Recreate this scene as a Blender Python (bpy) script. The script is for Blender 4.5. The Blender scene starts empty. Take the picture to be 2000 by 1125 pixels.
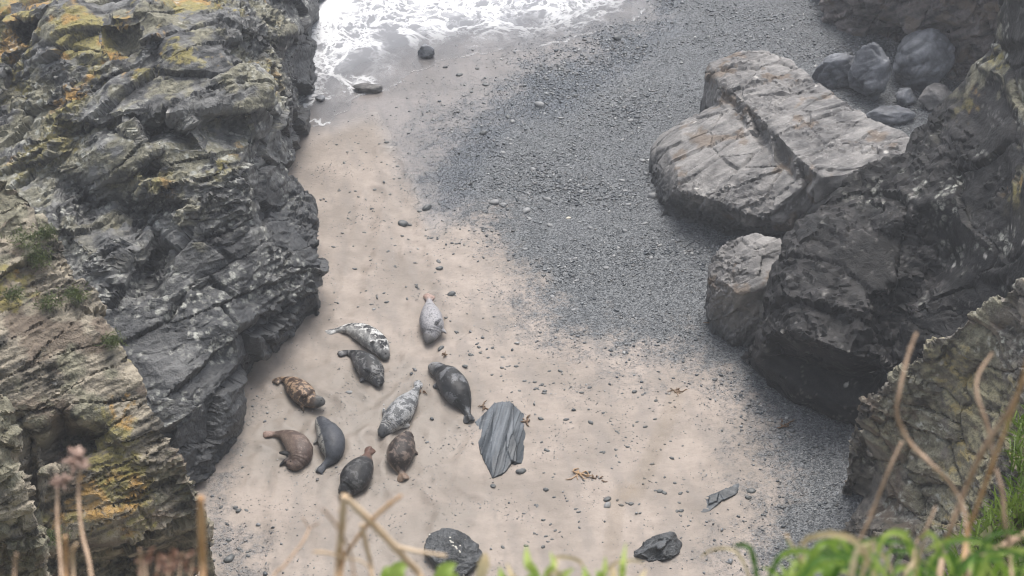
import bpy, bmesh, math, random
import numpy as np
from mathutils import Vector, Matrix, geometry

# ------------------------------------------------------------------ camera, sky, sun, exposure
sc = bpy.context.scene
C = sc.collection
R = math.radians
CAM_H, PITCH, HFOV = 34.0, R(38.0), R(30.0)
FPX = 1000.0 / math.tan(HFOV / 2)            # focal length in photograph pixels (2000 wide)
cam_d = bpy.data.cameras.new('camera')
cam = bpy.data.objects.new('camera', cam_d); C.objects.link(cam)
cam.location = (0, 0, CAM_H); cam.rotation_euler = (math.pi / 2 - PITCH, 0, 0)
cam_d.sensor_width = 36.0; cam_d.lens = 18.0 / math.tan(HFOV / 2)
cam_d.clip_start = 0.1; cam_d.clip_end = 2000
cam_d.dof.use_dof = True; cam_d.dof.focus_distance = 50.0; cam_d.dof.aperture_fstop = 9.5
sc.camera = cam

SUN_EL, SUN_AZ = R(66), R(14)                 # azimuth: ahead of the camera (over the sea), a little to the right
w = bpy.data.worlds.new('World'); sc.world = w; w.use_nodes = True
wn = w.node_tree.nodes; wl = w.node_tree.links
sky = wn.new('ShaderNodeTexSky'); sky.sky_type = 'NISHITA'; sky.sun_disc = False
sky.sun_elevation = SUN_EL; sky.sun_rotation = SUN_AZ
sky.dust_density = 4.0; sky.air_density = 1.0
hs = wn.new('ShaderNodeHueSaturation'); hs.inputs['Saturation'].default_value = 0.45
wl.new(sky.outputs[0], hs.inputs['Color'])
wl.new(hs.outputs[0], wn['Background'].inputs['Color'])
wn['Background'].inputs['Strength'].default_value = 0.15
sun_d = bpy.data.lights.new('sun', 'SUN'); sun = bpy.data.objects.new('sun', sun_d); C.objects.link(sun)
sun_d.energy = 1.4; sun_d.angle = R(35); sun_d.color = (1.0, 0.95, 0.88)
sun_dir = Vector((math.sin(SUN_AZ) * math.cos(SUN_EL), math.cos(SUN_AZ) * math.cos(SUN_EL), math.sin(SUN_EL)))
sun.rotation_euler = sun_dir.to_track_quat('Z', 'Y').to_euler()
sc.view_settings.view_transform = 'Standard'; sc.view_settings.look = 'None'
sc.view_settings.gamma = 1.0; sc.view_settings.use_curve_mapping = False
sc.view_settings.exposure = 1.0
sc.render.engine = 'CYCLES'
sc.cycles.use_denoising = True
sc.cycles.filter_width = 1.1
sc.cycles.volume_bounces = 0
sc.cycles.max_bounces = 4
sc.cycles.adaptive_threshold = 0.02
sc.cycles.diffuse_bounces = 2

# ------------------------------------------------------------------ helpers: points, noise
rng = np.random.default_rng(7)
random.seed(7)
_f = np.array([0, math.cos(PITCH), -math.sin(PITCH)]); _u = np.array([0, math.sin(PITCH), math.cos(PITCH)])

def ray(px, py):
    px = np.asarray(px, float); py = np.asarray(py, float)
    d = _f * FPX + np.stack([px - 1000.0, px * 0, px * 0], -1) - _u * (py - 562.5)[..., None]
    return d

def at(px, py, z=0.0):
    d = ray(px, py); t = (np.asarray(z, float) - CAM_H) / d[..., 2]
    return np.array([0, 0, CAM_H]) + d * t[..., None]

def at_y(px, py, Y):
    d = ray(px, py); t = np.asarray(Y, float) / d[..., 1]
    return np.array([0, 0, CAM_H]) + d * t[..., None]

def project(P):
    v = P - np.array([0, 0, CAM_H])
    dep = v @ _f
    return 1000 + FPX * v[..., 0] / dep, 562.5 - FPX * (v @ _u) / dep

def hsh(ix, iy, iz, seed=0):
    u = np.uint32
    h = ix.astype(u) * u(374761393) + iy.astype(u) * u(668265263) + iz.astype(u) * u(2147483629) + u((seed * 974634641) & 0xFFFFFFFF)
    h = (h ^ (h >> u(13))) * u(1274126177)
    h = (h ^ (h >> u(16))) * u(2246822519)
    return h ^ (h >> u(15))

def h01(ix, iy, iz, seed=0):
    return hsh(ix, iy, iz, seed) / 4294967295.0

_G = np.array([[1,1,0],[-1,1,0],[1,-1,0],[-1,-1,0],[1,0,1],[-1,0,1],[1,0,-1],[-1,0,-1],[0,1,1],[0,-1,1],[0,1,-1],[0,-1,-1],[1,1,0],[-1,1,0],[0,-1,1],[0,-1,-1]], np.float32)

_GX, _GY, _GZ = (np.ascontiguousarray(_G[:, k]) for k in range(3))

def pnoise(P, seed=0):
    u32 = np.uint32
    x, y, z = P[:, 0], P[:, 1], P[:, 2]
    ix, iy, iz = np.floor(x), np.floor(y), np.floor(z)
    fx, fy, fz = x - ix, y - iy, z - iz
    ux, uy, uz = (f * f * f * (f * (f * 6 - 15) + 10) for f in (fx, fy, fz))
    hx = ix.astype(np.int32).astype(u32) * u32(374761393) + u32((seed * 974634641) & 0xFFFFFFFF)
    hy = iy.astype(np.int32).astype(u32) * u32(668265263); hz = iz.astype(np.int32).astype(u32) * u32(2147483629)
    HX = (hx, hx + u32(374761393)); HY = (hy, hy + u32(668265263)); HZ = (hz, hz + u32(2147483629))
    FX, FY, FZ = (fx, fx - 1), (fy, fy - 1), (fz, fz - 1)
    r = []
    for dx in (0, 1):
        for dy in (0, 1):
            hxy = HX[dx] + HY[dy]; c = []
            for dz in (0, 1):
                h = hxy + HZ[dz]; h = (h ^ (h >> u32(13))) * u32(1274126177); h = (h ^ (h >> u32(16))) & u32(15)
                c.append(_GX[h] * FX[dx] + _GY[h] * FY[dy] + _GZ[h] * FZ[dz])
            r.append(c[0] + (c[1] - c[0]) * uz)
    a = r[0] + (r[1] - r[0]) * uy; b = r[2] + (r[3] - r[2]) * uy
    return a + (b - a) * ux

def fbm(P, octv=4, seed=0, gain=0.5):
    P = np.asarray(P, np.float32); a, s, r = 1.0, 1.0, 0
    for k in range(octv):
        r = r + a * pnoise(P * np.float32(s) + np.float32(17.3 * k), seed + k); a *= gain; s *= 2.03
    return r

def ridged(P, octv=4, seed=0):
    P = np.asarray(P, np.float32); a, s, r = 1.0, 1.0, 0
    for k in range(octv):
        r = r + a * (1 - 2 * np.abs(pnoise(P * np.float32(s) + np.float32(9.1 * k), seed + k))); a *= 0.5; s *= 2.07
    return r

def voronoi(P, seed=0, offs=False):
    """F1, F2, cell id and (if asked) the offset from the cell's own point"""
    P = P.astype(np.float32)
    i = np.floor(P).astype(np.int32); fr = P - i
    n = len(P); f1 = np.full(n, 9.0, np.float32); f2 = np.full(n, 9.0, np.float32); hid = np.zeros(n, np.uint32)
    for dx in (-1, 0, 1):
        for dy in (-1, 0, 1):
            for dz in (-1, 0, 1):
                h = hsh(i[:, 0] + dx, i[:, 1] + dy, i[:, 2] + dz, seed)
                ex = (h & 1023).astype(np.float32) * (1 / 1023.0) + dx - fr[:, 0]
                ey = ((h >> 10) & 1023).astype(np.float32) * (1 / 1023.0) + dy - fr[:, 1]
                ez = ((h >> 20) & 1023).astype(np.float32) * (1 / 1023.0) + dz - fr[:, 2]
                d = ex * ex + ey * ey + ez * ez
                near = d < f1
                f2 = np.where(near, f1, np.minimum(f2, d))
                hid = np.where(near, h, hid)
                f1 = np.where(near, d, f1)
                if offs:
                    if dx == dy == dz == -1: O = np.stack([ex, ey, ez], 1)
                    else: O = np.where(near[:, None], np.stack([ex, ey, ez], 1), O)
    cid = ((hid * np.uint32(2654435761)) >> 16) / 65535.0
    if offs: return np.sqrt(f1), np.sqrt(f2), cid, -O, hid
    return np.sqrt(f1), np.sqrt(f2), cid

def sstep(a, b, x):
    t = np.clip((x - a) / (b - a), 0, 1); return t * t * (3 - 2 * t)

def poly_sd(px, py, poly):
    """signed distance (positive inside) to a closed polygon"""
    P = np.asarray(poly, float); n = len(P)
    d = np.full(px.shape, 1e9); ins = np.zeros(px.shape, bool)
    for k in range(n):
        ax, ay = P[k]; bx, by = P[(k + 1) % n]
        ex, ey = bx - ax, by - ay
        t = np.clip(((px - ax) * ex + (py - ay) * ey) / (ex * ex + ey * ey + 1e-9), 0, 1)
        d = np.minimum(d, np.hypot(px - ax - t * ex, py - ay - t * ey))
        ins ^= ((ay > py) != (by > py)) & (px < (bx - ax) * (py - ay) / (by - ay + 1e-12) + ax)
    return np.where(ins, d, -d)

def mesh_obj(name, V, F, mat=None, parent=None, smooth=True, attrs=None):
    me = bpy.data.meshes.new(name)
    if isinstance(F, np.ndarray):
        me.vertices.add(len(V)); me.vertices.foreach_set('co', np.asarray(V, np.float32).ravel())
        n, k = F.shape
        me.loops.add(n * k); me.loops.foreach_set('vertex_index', F.astype(np.int32).ravel())
        me.polygons.add(n); me.polygons.foreach_set('loop_start', np.arange(0, n * k, k, dtype=np.int32))
        me.update(calc_edges=True)
    else:
        me.from_pydata([tuple(v) for v in V], [], F)
    if smooth:
        me.polygons.foreach_set('use_smooth', np.ones(len(me.polygons), bool))
    for key, val in (attrs or {}).items():
        a = me.attributes.new(key, 'FLOAT', 'POINT'); a.data.foreach_set('value', np.asarray(val, np.float32))
    me.update()
    o = bpy.data.objects.new(name, me); C.objects.link(o)
    if mat: me.materials.append(mat)
    if parent: o.parent = parent
    return o

def tag(o, label=None, cat=None, group=None, kind=None):
    if label: o['label'] = label
    if cat: o['category'] = cat
    if group: o['group'] = group
    if kind: o['kind'] = kind
    return o

def empty(name, loc):
    o = bpy.data.objects.new(name, None); C.objects.link(o); o.location = loc; o.empty_display_size = 0.2
    return o

def keep_world(child, parent):
    child.parent = parent
    child.matrix_parent_inverse = Matrix.Translation(parent.location).inverted()

# ------------------------------------------------------------------ materials
def nt(name):
    m = bpy.data.materials.new(name); m.use_nodes = True
    return m, m.node_tree.nodes, m.node_tree.links, m.node_tree.nodes['Principled BSDF']

class G:
    """small helper for node graphs"""
    def __init__(s, n, l): s.n = n; s.l = l
    def tex(s, kind, vec, scale, **kw):
        t = s.n.new('ShaderNodeTex' + kind); t.inputs['Scale'].default_value = scale
        for k, v in kw.items():
            if k in t.inputs: t.inputs[k].default_value = v
            else: setattr(t, k, v)
        if vec is not None: s.l.new(vec, t.inputs['Vector'])
        return t
    def math(s, op, a, b=None, clamp=False):
        m = s.n.new('ShaderNodeMath'); m.operation = op; m.use_clamp = clamp
        for i, v in enumerate((a, b)):
            if v is None: continue
            if isinstance(v, (int, float)): m.inputs[i].default_value = v
            else: s.l.new(v, m.inputs[i])
        return m.outputs[0]
    def range(s, v, a, b, c=0.0, d=1.0, smooth=True):
        m = s.n.new('ShaderNodeMapRange'); m.interpolation_type = 'SMOOTHSTEP' if smooth else 'LINEAR'
        s.l.new(v, m.inputs[0])
        for i, x in zip((1, 2, 3, 4), (a, b, c, d)): m.inputs[i].default_value = x
        return m.outputs[0]
    def mix(s, fac, a, b, mode='MIX'):
        m = s.n.new('ShaderNodeMix'); m.data_type = 'RGBA'; m.blend_type = mode
        for i, v in ((0, fac), (6, a), (7, b)):
            if isinstance(v, (int, float)): m.inputs[i].default_value = v
            elif isinstance(v, (tuple, list)): m.inputs[i].default_value = (*v, 1)
            else: s.l.new(v, m.inputs[i])
        return m.outputs[2]
    def attr(s, name):
        a = s.n.new('ShaderNodeAttribute'); a.attribute_name = name; return a.outputs['Fac']
    def bump(s, h, strength, dist, prev=None):
        b = s.n.new('ShaderNodeBump'); b.inputs['Strength'].default_value = strength; b.inputs['Distance'].default_value = dist
        s.l.new(h, b.inputs['Height'])
        if prev is not None: s.l.new(prev, b.inputs['Normal'])
        return b.outputs[0]
    def pos(s):
        g = s.n.new('ShaderNodeNewGeometry'); return g
    def xyz(s, v):
        x = s.n.new('ShaderNodeSeparateXYZ'); s.l.new(v, x.inputs[0]); return x.outputs
    def mapping(s, v, rot=(0, 0, 0), scale=(1, 1, 1), loc=(0, 0, 0)):
        m = s.n.new('ShaderNodeMapping'); s.l.new(v, m.inputs[0])
        m.inputs['Rotation'].default_value = rot; m.inputs['Scale'].default_value = scale; m.inputs['Location'].default_value = loc
        return m.outputs[0]

def rock_mat(name, dark, light, barn=False, speck=1.6, spec=0.35, rough=0.75, bump=0.8, vein=(0.5, 0.48, 0.45), lich_a=(0.24, 0.205, 0.065), lich_b=(0.34, 0.20, 0.05)):
    """rock colours; where lichen, moss, rust, quartz and tidal algae grow is stored on the rock itself"""
    m, n, l, bs = nt(name); g = G(n, l)
    P = g.pos().outputs['Position']
    fz = g.tex('Noise', P, 4.6, Detail=4.0, Roughness=0.85).outputs[0]
    hz = g.tex('Noise', P, 11.0, Detail=2.0, Roughness=0.7).outputs[0]
    t = g.math('ADD', g.attr('tone'), g.math('MULTIPLY', g.math('SUBTRACT', fz, 0.5), speck), clamp=True)
    col = g.mix(t, dark, light)
    col = g.mix(g.attr('rust'), col, g.mix(fz, (0.070, 0.052, 0.040), (0.20, 0.155, 0.115)))
    col = g.mix(g.attr('olive'), col, g.mix(g.range(fz, 0.3, 0.7), (0.070, 0.068, 0.046), (0.265, 0.25, 0.18)))
    col = g.mix(g.math('MULTIPLY', g.attr('lich'), g.range(fz, 0.30, 0.55)), col, g.mix(g.attr('lich2'), lich_a, lich_b))
    col = g.mix(g.attr('vein'), col, vein)
    col = g.mix(g.math('MULTIPLY', g.attr('tide'), 0.92), col, g.mix(fz, (0.010, 0.011, 0.012), (0.075, 0.078, 0.082)))
    h = hz
    if barn:
        bv = g.tex('Voronoi', P, 5.2, Randomness=1.0)
        bm = g.math('MULTIPLY', g.range(bv.outputs['Distance'], 0.62, 0.30), g.attr('barn'))
        bm = g.math('MULTIPLY', bm, g.range(fz, 0.38, 0.56))
        bm = g.math('MULTIPLY', bm, g.range(g.xyz(bv.outputs['Color'])[0], 0.0, 1.0, 0.25, 1.0))
        col = g.mix(bm, col, g.mix(fz, (0.20, 0.205, 0.18), (0.50, 0.50, 0.45)))
    l.new(col, bs.inputs['Base Color'])
    l.new(g.math('SUBTRACT', rough, g.math('MULTIPLY', g.attr('tide'), 0.22)), bs.inputs['Roughness'])
    l.new(g.bump(h, bump, 0.07), bs.inputs['Normal'])
    bs.inputs['Specular IOR Level'].default_value = spec
    return m

def growth(me, P, fr, cid, seed, lichen=0.0, lz=(3, 5), olive=0.0, oz=None, barn=0.0, bz=(1, 5), rust=0.0, veins=0.0, tide=None, streak=0.5, tone=0.0, blotch=0.55):
    """stores on the vertices where each kind of colouring is"""
    N = vnormals(me); NZ = N[:, 2]; Z = P[:, 2]
    Q = P @ fr.T
    big = fbm(P * 0.35, 3, seed + 60); mid = fbm(P * 1.5, 4, seed + 61, 0.6)
    band = fbm(Q * np.array([0.5, 0.5, 6.5]), 3, seed + 62, 0.6)
    A = {}
    A['tone'] = np.clip(0.45 + tone + blotch * mid + streak * band + 0.35 * big + 0.35 * (cid - 0.5), 0, 1)
    zero = np.zeros(len(P))
    A['rust'] = 0.8 * sstep(0.42 - 0.35 * rust, 0.62 - 0.3 * rust, fbm(P * 0.8 + 5, 4, seed + 63, 0.6)) if rust else zero
    oz = oz or (lz[0] - 1.2, lz[1] - 0.4)
    zz = Z + 1.2 * big
    A['olive'] = 0.88 * sstep(0.40 - 0.55 * olive, 0.60 - 0.45 * olive, fbm(P * 0.7 + 8, 4, seed + 64, 0.62)) * sstep(oz[0], oz[1], zz) * sstep(-0.25, 0.35, NZ) if olive else zero
    if lichen:
        ln = fbm(P * 0.42 + 3, 2, seed + 65) + 0.30 * fbm(P * 3.5, 3, seed + 66, 0.6)
        A['lich'] = 0.85 * sstep(0.38 - 0.30 * lichen, 0.48 - 0.30 * lichen, ln) * sstep(lz[0], lz[1], zz) * sstep(0.05, 0.5, NZ)
        A['lich2'] = sstep(0.12, 0.3, fbm(P * 0.9 + 1, 3, seed + 67))
    else:
        A['lich'] = zero; A['lich2'] = zero
    if barn:
        A['barn'] = sstep(0.30 - 0.42 * barn, 0.48 - 0.42 * barn, fbm(P * 0.55 + 2, 4, seed + 68, 0.6)) * sstep(bz[0], bz[0] + 0.8, zz) * sstep(bz[1], bz[1] - 1.2, zz) * sstep(-0.3, 0.3, NZ)
    if veins:
        vn = np.abs(fbm(Q * np.array([0.5, 0.5, 2.2]) + 4, 3, seed + 69))
        v = sstep(0.022, 0.0, vn) * veins
        f1, f2, c3 = voronoi(P * 3.0, seed + 4)
        A['vein'] = np.maximum(v, sstep(0.28, 0.16, f1) * (c3 > 0.965) * 0.8)
    else:
        f1, f2, c3 = voronoi(P * 3.6, seed + 4)
        A['vein'] = sstep(0.30, 0.15, f1) * (c3 > 0.965) * 0.8 if lichen else zero
    A['tide'] = sstep(tide[1], tide[0], Z + 0.8 * big) if tide else zero
    for k, v in A.items():
        a = me.attributes.new(k, 'FLOAT', 'POINT'); a.data.foreach_set('value', np.asarray(v, np.float32))

M = {}
M['rock_left'] = rock_mat('lichened_slate', (0.017, 0.018, 0.020), (0.175, 0.175, 0.170), barn=True)
M['rock_spur_l'] = rock_mat('mossy_slate', (0.030, 0.027, 0.022), (0.32, 0.28, 0.215))
M['rock_spur_r'] = rock_mat('grey_lichened_slate', (0.018, 0.017, 0.016), (0.19, 0.172, 0.148), barn=True, lich_a=(0.33, 0.30, 0.19), lich_b=(0.34, 0.27, 0.11))
M['rock_dark'] = rock_mat('wet_dark_slate', (0.008, 0.008, 0.0085), (0.042, 0.040, 0.040), barn=True, rough=0.62, spec=0.18, bump=0.5)
M['rock_red'] = rock_mat('reddish_slate', (0.030, 0.027, 0.027), (0.19, 0.165, 0.155))
M['rock_black'] = rock_mat('wet_black_stone', (0.016, 0.018, 0.020), (0.075, 0.080, 0.085), rough=0.5)
M['rock_pale'] = rock_mat('pale_slate', (0.075, 0.073, 0.073), (0.24, 0.229, 0.218), rough=0.7, bump=0.5, speck=1.0)
M['rock_boulder'] = rock_mat('blue_grey_slate', (0.045, 0.049, 0.058), (0.18, 0.188, 0.205), rough=0.6, bump=0.3)
M['slate_flat'] = rock_mat('layered_blue_slate', (0.020, 0.026, 0.032), (0.105, 0.118, 0.132), rough=0.45, bump=0.1, speck=0.4)
GROW = {
    'rock_left': dict(lichen=0.68, lz=(4.4, 5.4), olive=0.85, oz=(3.4, 4.8), tone=0.05, barn=1.15, bz=(1.2, 7.0), tide=(1.4, 4.2)),
    'rock_spur_l': dict(lichen=0.12, lz=(3, 5), olive=0.62, oz=(2, 4), rust=0.5, streak=0.8, tone=0.08),
    'rock_spur_r': dict(lichen=0.95, lz=(2.0, 3.4), olive=1.0, tone=0.05, oz=(1.2, 3.0), rust=0.3, barn=0.4, bz=(0.5, 12)),
    'rock_dark': dict(lichen=0.3, lz=(6.0, 8), olive=0.3, barn=0.05, bz=(3.6, 14), rust=0.0, tone=-0.14, veins=0.2),
    'rock_black': dict(streak=0.5),
    'rock_red': dict(rust=0.5, streak=0.7),
    'rock_pale': dict(rust=0.25, streak=0.4, veins=0.35, tide=(0.1, 1.0)),
    'rock_boulder': dict(streak=0.3, veins=0.25),
    'slate_flat': dict(streak=1.1, veins=0.15, blotch=0.2),
}

# ------------------------------------------------------------------ rock building
def strata_frame(nrm):
    s = np.array(nrm, float); s /= np.linalg.norm(s)
    a = np.cross(s, [0, 1, 0.2]); a /= np.linalg.norm(a); b = np.cross(s, a)
    return np.stack([a, b, s])

def vnormals(me):
    n = np.empty(len(me.vertices) * 3, np.float32); me.vertex_normals.foreach_get('vector', n); return n.reshape(-1, 3).astype(float)

def facets(Q, sizes, seed, tilt, off, groove, gw):
    """angular blocks: every cell gets its own tilted face and its own step, with a crack along its border"""
    f1, f2, cid, O, h = voronoi(Q / sizes, seed, True)
    O = O * sizes
    tv = np.stack([((h >> 3) & 255) / 127.5 - 1, ((h >> 11) & 255) / 127.5 - 1, ((h >> 19) & 255) / 127.5 - 1], 1)
    d = np.clip(tilt * (O * tv).sum(1), -1.2 * off - 0.02, 1.2 * off + 0.02) + (cid - 0.5) * 2 * off
    return d - groove * (1 - sstep(0.0, gw, f2 - f1)), cid

def rough_up(me, grow, strata=(-0.4, 0.5, 0.76), L=1.5, A=0.16, L2=0.5, A2=0.06, steps=0.10, lump=0.10, groove=0.16, seed=0, flat=0.45, fine=0.02, calm=0.2, bend=0.35):
    """Breaks a smooth block into bedded, fractured rock by moving its vertices."""
    nv = len(me.vertices)
    P = np.empty(nv * 3, np.float32); me.vertices.foreach_get('co', P); P = P.reshape(-1, 3).astype(float)
    N = vnormals(me); fr = strata_frame(strata)
    warp = np.stack([fbm(P * 0.4 + k * 31.7, 3, seed + 50 + k) for k in range(3)], 1) * bend
    Q = (P + warp) @ fr.T
    d, cid = facets(Q, np.array([L, L * 0.8, L * flat]), seed, 0.5, A, groove, 0.035 + 0.02 * (L < 2))
    lay = Q[:, 2] / (0.62 * L / 1.5) + 0.3 * fbm(P * 0.5, 2, seed + 9)
    i = np.floor(lay); fp = lay - i; i = i.astype(int)
    d += steps * (0.2 + h01(i, i, i, seed + 3)) * (fp - sstep(0.90, 1.0, fp) - 0.4) * 1.6
    d += lump * fbm(P * 0.6, 3, seed + 21)
    P += N * d[:, None]
    me.vertices.foreach_set('co', P.astype(np.float32).ravel()); me.update()
    N = vnormals(me)
    Q = (P + warp) @ fr.T
    rubble = calm + (1 - calm) * sstep(-0.05, 0.35, fbm(P * 0.45 + 40, 3, seed + 77))     # some faces stay clean, others are shattered
    d, gid = facets(Q, np.array([L2, L2 * 0.8, L2 * flat]), seed + 5, 0.5, A2, A2 * 1.1, 0.10)
    d2, kid = facets(Q, np.array([L2, L2, L2 * flat * 1.3]) * 0.37, seed + 6, 0.6, A2 * 0.36, A2 * 0.35, 0.15)
    d = (d + d2) * rubble
    lay = Q[:, 2] / (0.15 * L / 1.5) + 0.4 * fbm(P * 1.1, 2, seed + 19); i = np.floor(lay); fp = lay - i; i = i.astype(int)
    d += steps * 0.26 * (0.2 + h01(i, i, i, seed + 8)) * (fp - sstep(0.8, 1.0, fp) - 0.4) * 1.5
    d += fine * ridged(P * 3.0, 3, seed + 33) * (0.4 + 0.6 * rubble)
    P += N * d[:, None]
    me.vertices.foreach_set('co', P.astype(np.float32).ravel())
    me.polygons.foreach_set('use_smooth', np.ones(len(me.polygons), bool))
    me.update(); me.set_sharp_from_angle(angle=R(32))
    growth(me, P, fr, 0.55 * cid + 0.3 * gid + 0.15 * kid, seed, **grow)

def remeshed(me, voxel):
    o = bpy.data.objects.new('work', me); C.objects.link(o)
    md = o.modifiers.new('r', 'REMESH'); md.mode = 'VOXEL'; md.voxel_size = voxel; md.adaptivity = 0
    dg = bpy.context.evaluated_depsgraph_get()
    out = bpy.data.meshes.new_from_object(o.evaluated_get(dg))
    bpy.data.objects.remove(o); bpy.data.meshes.remove(me)
    return out

def relief_block(outline, inner, floor=-1.2):
    """closed block: a top surface through measured points, straight sides, flat bottom"""
    pts = list(outline) + list(inner)
    v2 = [Vector((p[0], p[1])) for p in pts]
    r = geometry.delaunay_2d_cdt(v2, [], [list(range(len(outline)))], 1, 1e-4)
    vs, es, fs, ov = r[0], r[1], r[2], r[3]
    W = []
    for k, v in enumerate(vs):
        src = ov[k][0] if ov[k] else min(range(len(pts)), key=lambda j: (v2[j] - v).length)
        W.append(at(v.x, v.y, pts[src][2]))
    W = np.array(W); n = len(W)
    lo = W.copy(); lo[:, 2] = floor
    faces = []; ecount = {}
    for f in fs:
        f = list(f); a, b, c = W[f[0]], W[f[1]], W[f[2]]
        # orient towards the camera
        nn = np.cross(b - a, c - a)
        if nn @ (np.array([0, 0, CAM_H]) - a) < 0: f = f[::-1]
        faces.append(f); faces.append([k + n for k in f[::-1]])
        for i in range(len(f)):
            e = (f[i], f[(i + 1) % len(f)])
            ecount[e] = 1
    for (a, b) in list(ecount):
        if (b, a) not in ecount:
            faces.append([b, a, a + n, b + n])
    me = bpy.data.meshes.new('block'); me.from_pydata([tuple(v) for v in np.vstack([W, lo])], [], faces); me.update()
    return me

def cull(me, zmin):
    """drops what is buried below the beach or far outside anything the place shows"""
    P = np.empty(len(me.vertices) * 3, np.float32); me.vertices.foreach_get('co', P); P = P.reshape(-1, 3)
    px, py = project(P.astype(float))
    keep = (P[:, 2] >= zmin) & (px > -170) & (px < 2170) & (py > -190) & (py < 1260)
    nf = len(me.polygons); F = np.empty(nf * 4, np.int32); me.loops.foreach_get('vertex_index', F); F = F.reshape(-1, 4)   # voxel meshes are all quads
    F = F[keep[F].all(1)]; idx = np.cumsum(keep) - 1
    me.clear_geometry(); P = P[keep]; F = idx[F]
    me.vertices.add(len(P)); me.vertices.foreach_set('co', P.ravel()); me.loops.add(F.size); me.loops.foreach_set('vertex_index', F.astype(np.int32).ravel())
    me.polygons.add(len(F)); me.polygons.foreach_set('loop_start', np.arange(0, F.size, 4, dtype=np.int32)); me.update(calc_edges=True)

def rock(name, outline, inner, mat, label, cat='rock', voxel=0.07, group=None, zcull=-0.5, **kw):
    me = remeshed(relief_block(outline, inner), voxel)
    cull(me, zcull)
    rough_up(me, GROW[mat], **kw)
    me.name = name; me.materials.append(M[mat])
    o = bpy.data.objects.new(name, me); C.objects.link(o)
    return tag(o, label, cat, group)

def prism_rock(name, plates, mat, label, voxel, seed, strata, cat='rock'):
    """thin plates of slate lying on one another: each an outline with the height of its top at every corner"""
    V, F = [], []
    for pl in plates:
        k = len(V); n = len(pl); top = [at(a, b, c) for a, b, c in pl]; cx = np.mean(top, axis=0)
        for p in top: V.append(p)
        for p in top: V.append(np.array([cx[0] + (p[0] - cx[0]) * 1.05, cx[1] + (p[1] - cx[1]) * 1.05, -0.25]))
        up = np.cross(top[1] - top[0], top[2] - top[1])[2] > 0
        a = sum(top[i][0] * top[(i + 1) % n][1] - top[(i + 1) % n][0] * top[i][1] for i in range(n)) > 0
        ids = list(range(n)) if a else list(range(n))[::-1]
        F.append([k + i for i in ids]); F.append([k + n + i for i in ids[::-1]])
        for j in range(n): F.append([k + ids[j], k + n + ids[j], k + n + ids[(j + 1) % n], k + ids[(j + 1) % n]])
    me = bpy.data.meshes.new('plates'); me.from_pydata([tuple(v) for v in V], [], F); me.update()
    bm = bmesh.new(); bm.from_mesh(me); bmesh.ops.triangulate(bm, faces=bm.faces); bm.to_mesh(me); bm.free()
    me = remeshed(me, voxel); cull(me, -0.12)
    P = np.empty(len(me.vertices) * 3, np.float32); me.vertices.foreach_get('co', P); P = P.reshape(-1, 3).astype(float)
    fr = strata_frame(strata); Q = P @ fr.T; N = vnormals(me)
    lay = Q[:, 2] / 0.10 + 0.3 * fbm(P * 1.5, 2, seed + 2); i = np.floor(lay); fp = lay - i; i = i.astype(int)
    P += N * (0.022 * (h01(i, i, i, seed) - 0.5) + 0.012 * (fp - 0.5) + 0.006 * fbm(P * 6, 3, seed + 1))[:, None]
    me.vertices.foreach_set('co', P.astype(np.float32).ravel()); me.polygons.foreach_set('use_smooth', np.ones(len(me.polygons), bool)); me.update(); me.set_sharp_from_angle(angle=R(24))
    growth(me, P, fr, np.full(len(P), 0.5), seed, **GROW[mat]); me.materials.append(M[mat]); me.name = name
    o = bpy.data.objects.new(name, me); C.objects.link(o)
    return tag(o, label, cat)

def boulder_mesh(seed, size, grow, chop=9, sub=5, amp=0.06, strata=(-0.3, 0.4, 0.85)):
    r = np.random.default_rng(seed)
    bm = bmesh.new(); bmesh.ops.create_icosphere(bm, subdivisions=sub, radius=1.0)
    P = np.array([v.co[:] for v in bm.verts])
    for k in range(chop):
        d = r.normal(size=3); d /= np.linalg.norm(d); lim = r.uniform(0.62, 0.88)
        t = P @ d; P -= np.outer(np.maximum(t - lim, 0) * 0.92, d)
    P = P * np.array(size)
    s = float(min(size))
    fr = strata_frame(strata); Q = P @ fr.T
    n = P / (np.linalg.norm(P, axis=1)[:, None] + 1e-9)
    f1, f2, cid = voronoi(Q / (s * np.array([1.0, 1.0, 0.45])) + seed, seed)
    d = s * amp * ((cid - 0.5) * 2 - 1.2 * (1 - sstep(0, 0.15, f2 - f1))) + s * amp * 1.6 * fbm(P / s * 1.3 + seed, 4, seed)
    P = P + n * d[:, None]
    for v, p in zip(bm.verts, P): v.co = p
    me = bpy.data.meshes.new('boulder'); bm.to_mesh(me); bm.free()
    me.polygons.foreach_set('use_smooth', np.ones(len(me.polygons), bool)); me.update()
    growth(me, P + seed * 3.7, fr, cid, seed, **grow)
    return me

def boulder(name, px, py, size, mat, label, seed, rot=(0, 0, 0), sink=0.25, cat='boulder', group=None, chop=9, sub=5, amp=0.06):
    me = boulder_mesh(seed, size, GROW[mat], chop, sub, amp); me.materials.append(M[mat])
    o = bpy.data.objects.new(name, me); C.objects.link(o)
    h = size[2] * (1 - sink)
    p = at(px, py, h); o.location = (p[0], p[1], h); o.rotation_euler = rot
    return tag(o, label, cat, group)
# ------------------------------------------------------------------ beach and sea
WL = np.array([(560, 262), (600, 246), (650, 238), (700, 200), (775, 165), (840, 125), (930, 108), (1030, 98), (1150, 72), (1255, 35), (1320, -30), (1400, -120)], float)
WLW = at(WL[:, 0], WL[:, 1], 0.0)[:, :2]
WLW = np.vstack([[WLW[0] + (-60, -3)], WLW, [WLW[-1] + (40, 25)], [WLW[-1] + (200, 60)]])

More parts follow.
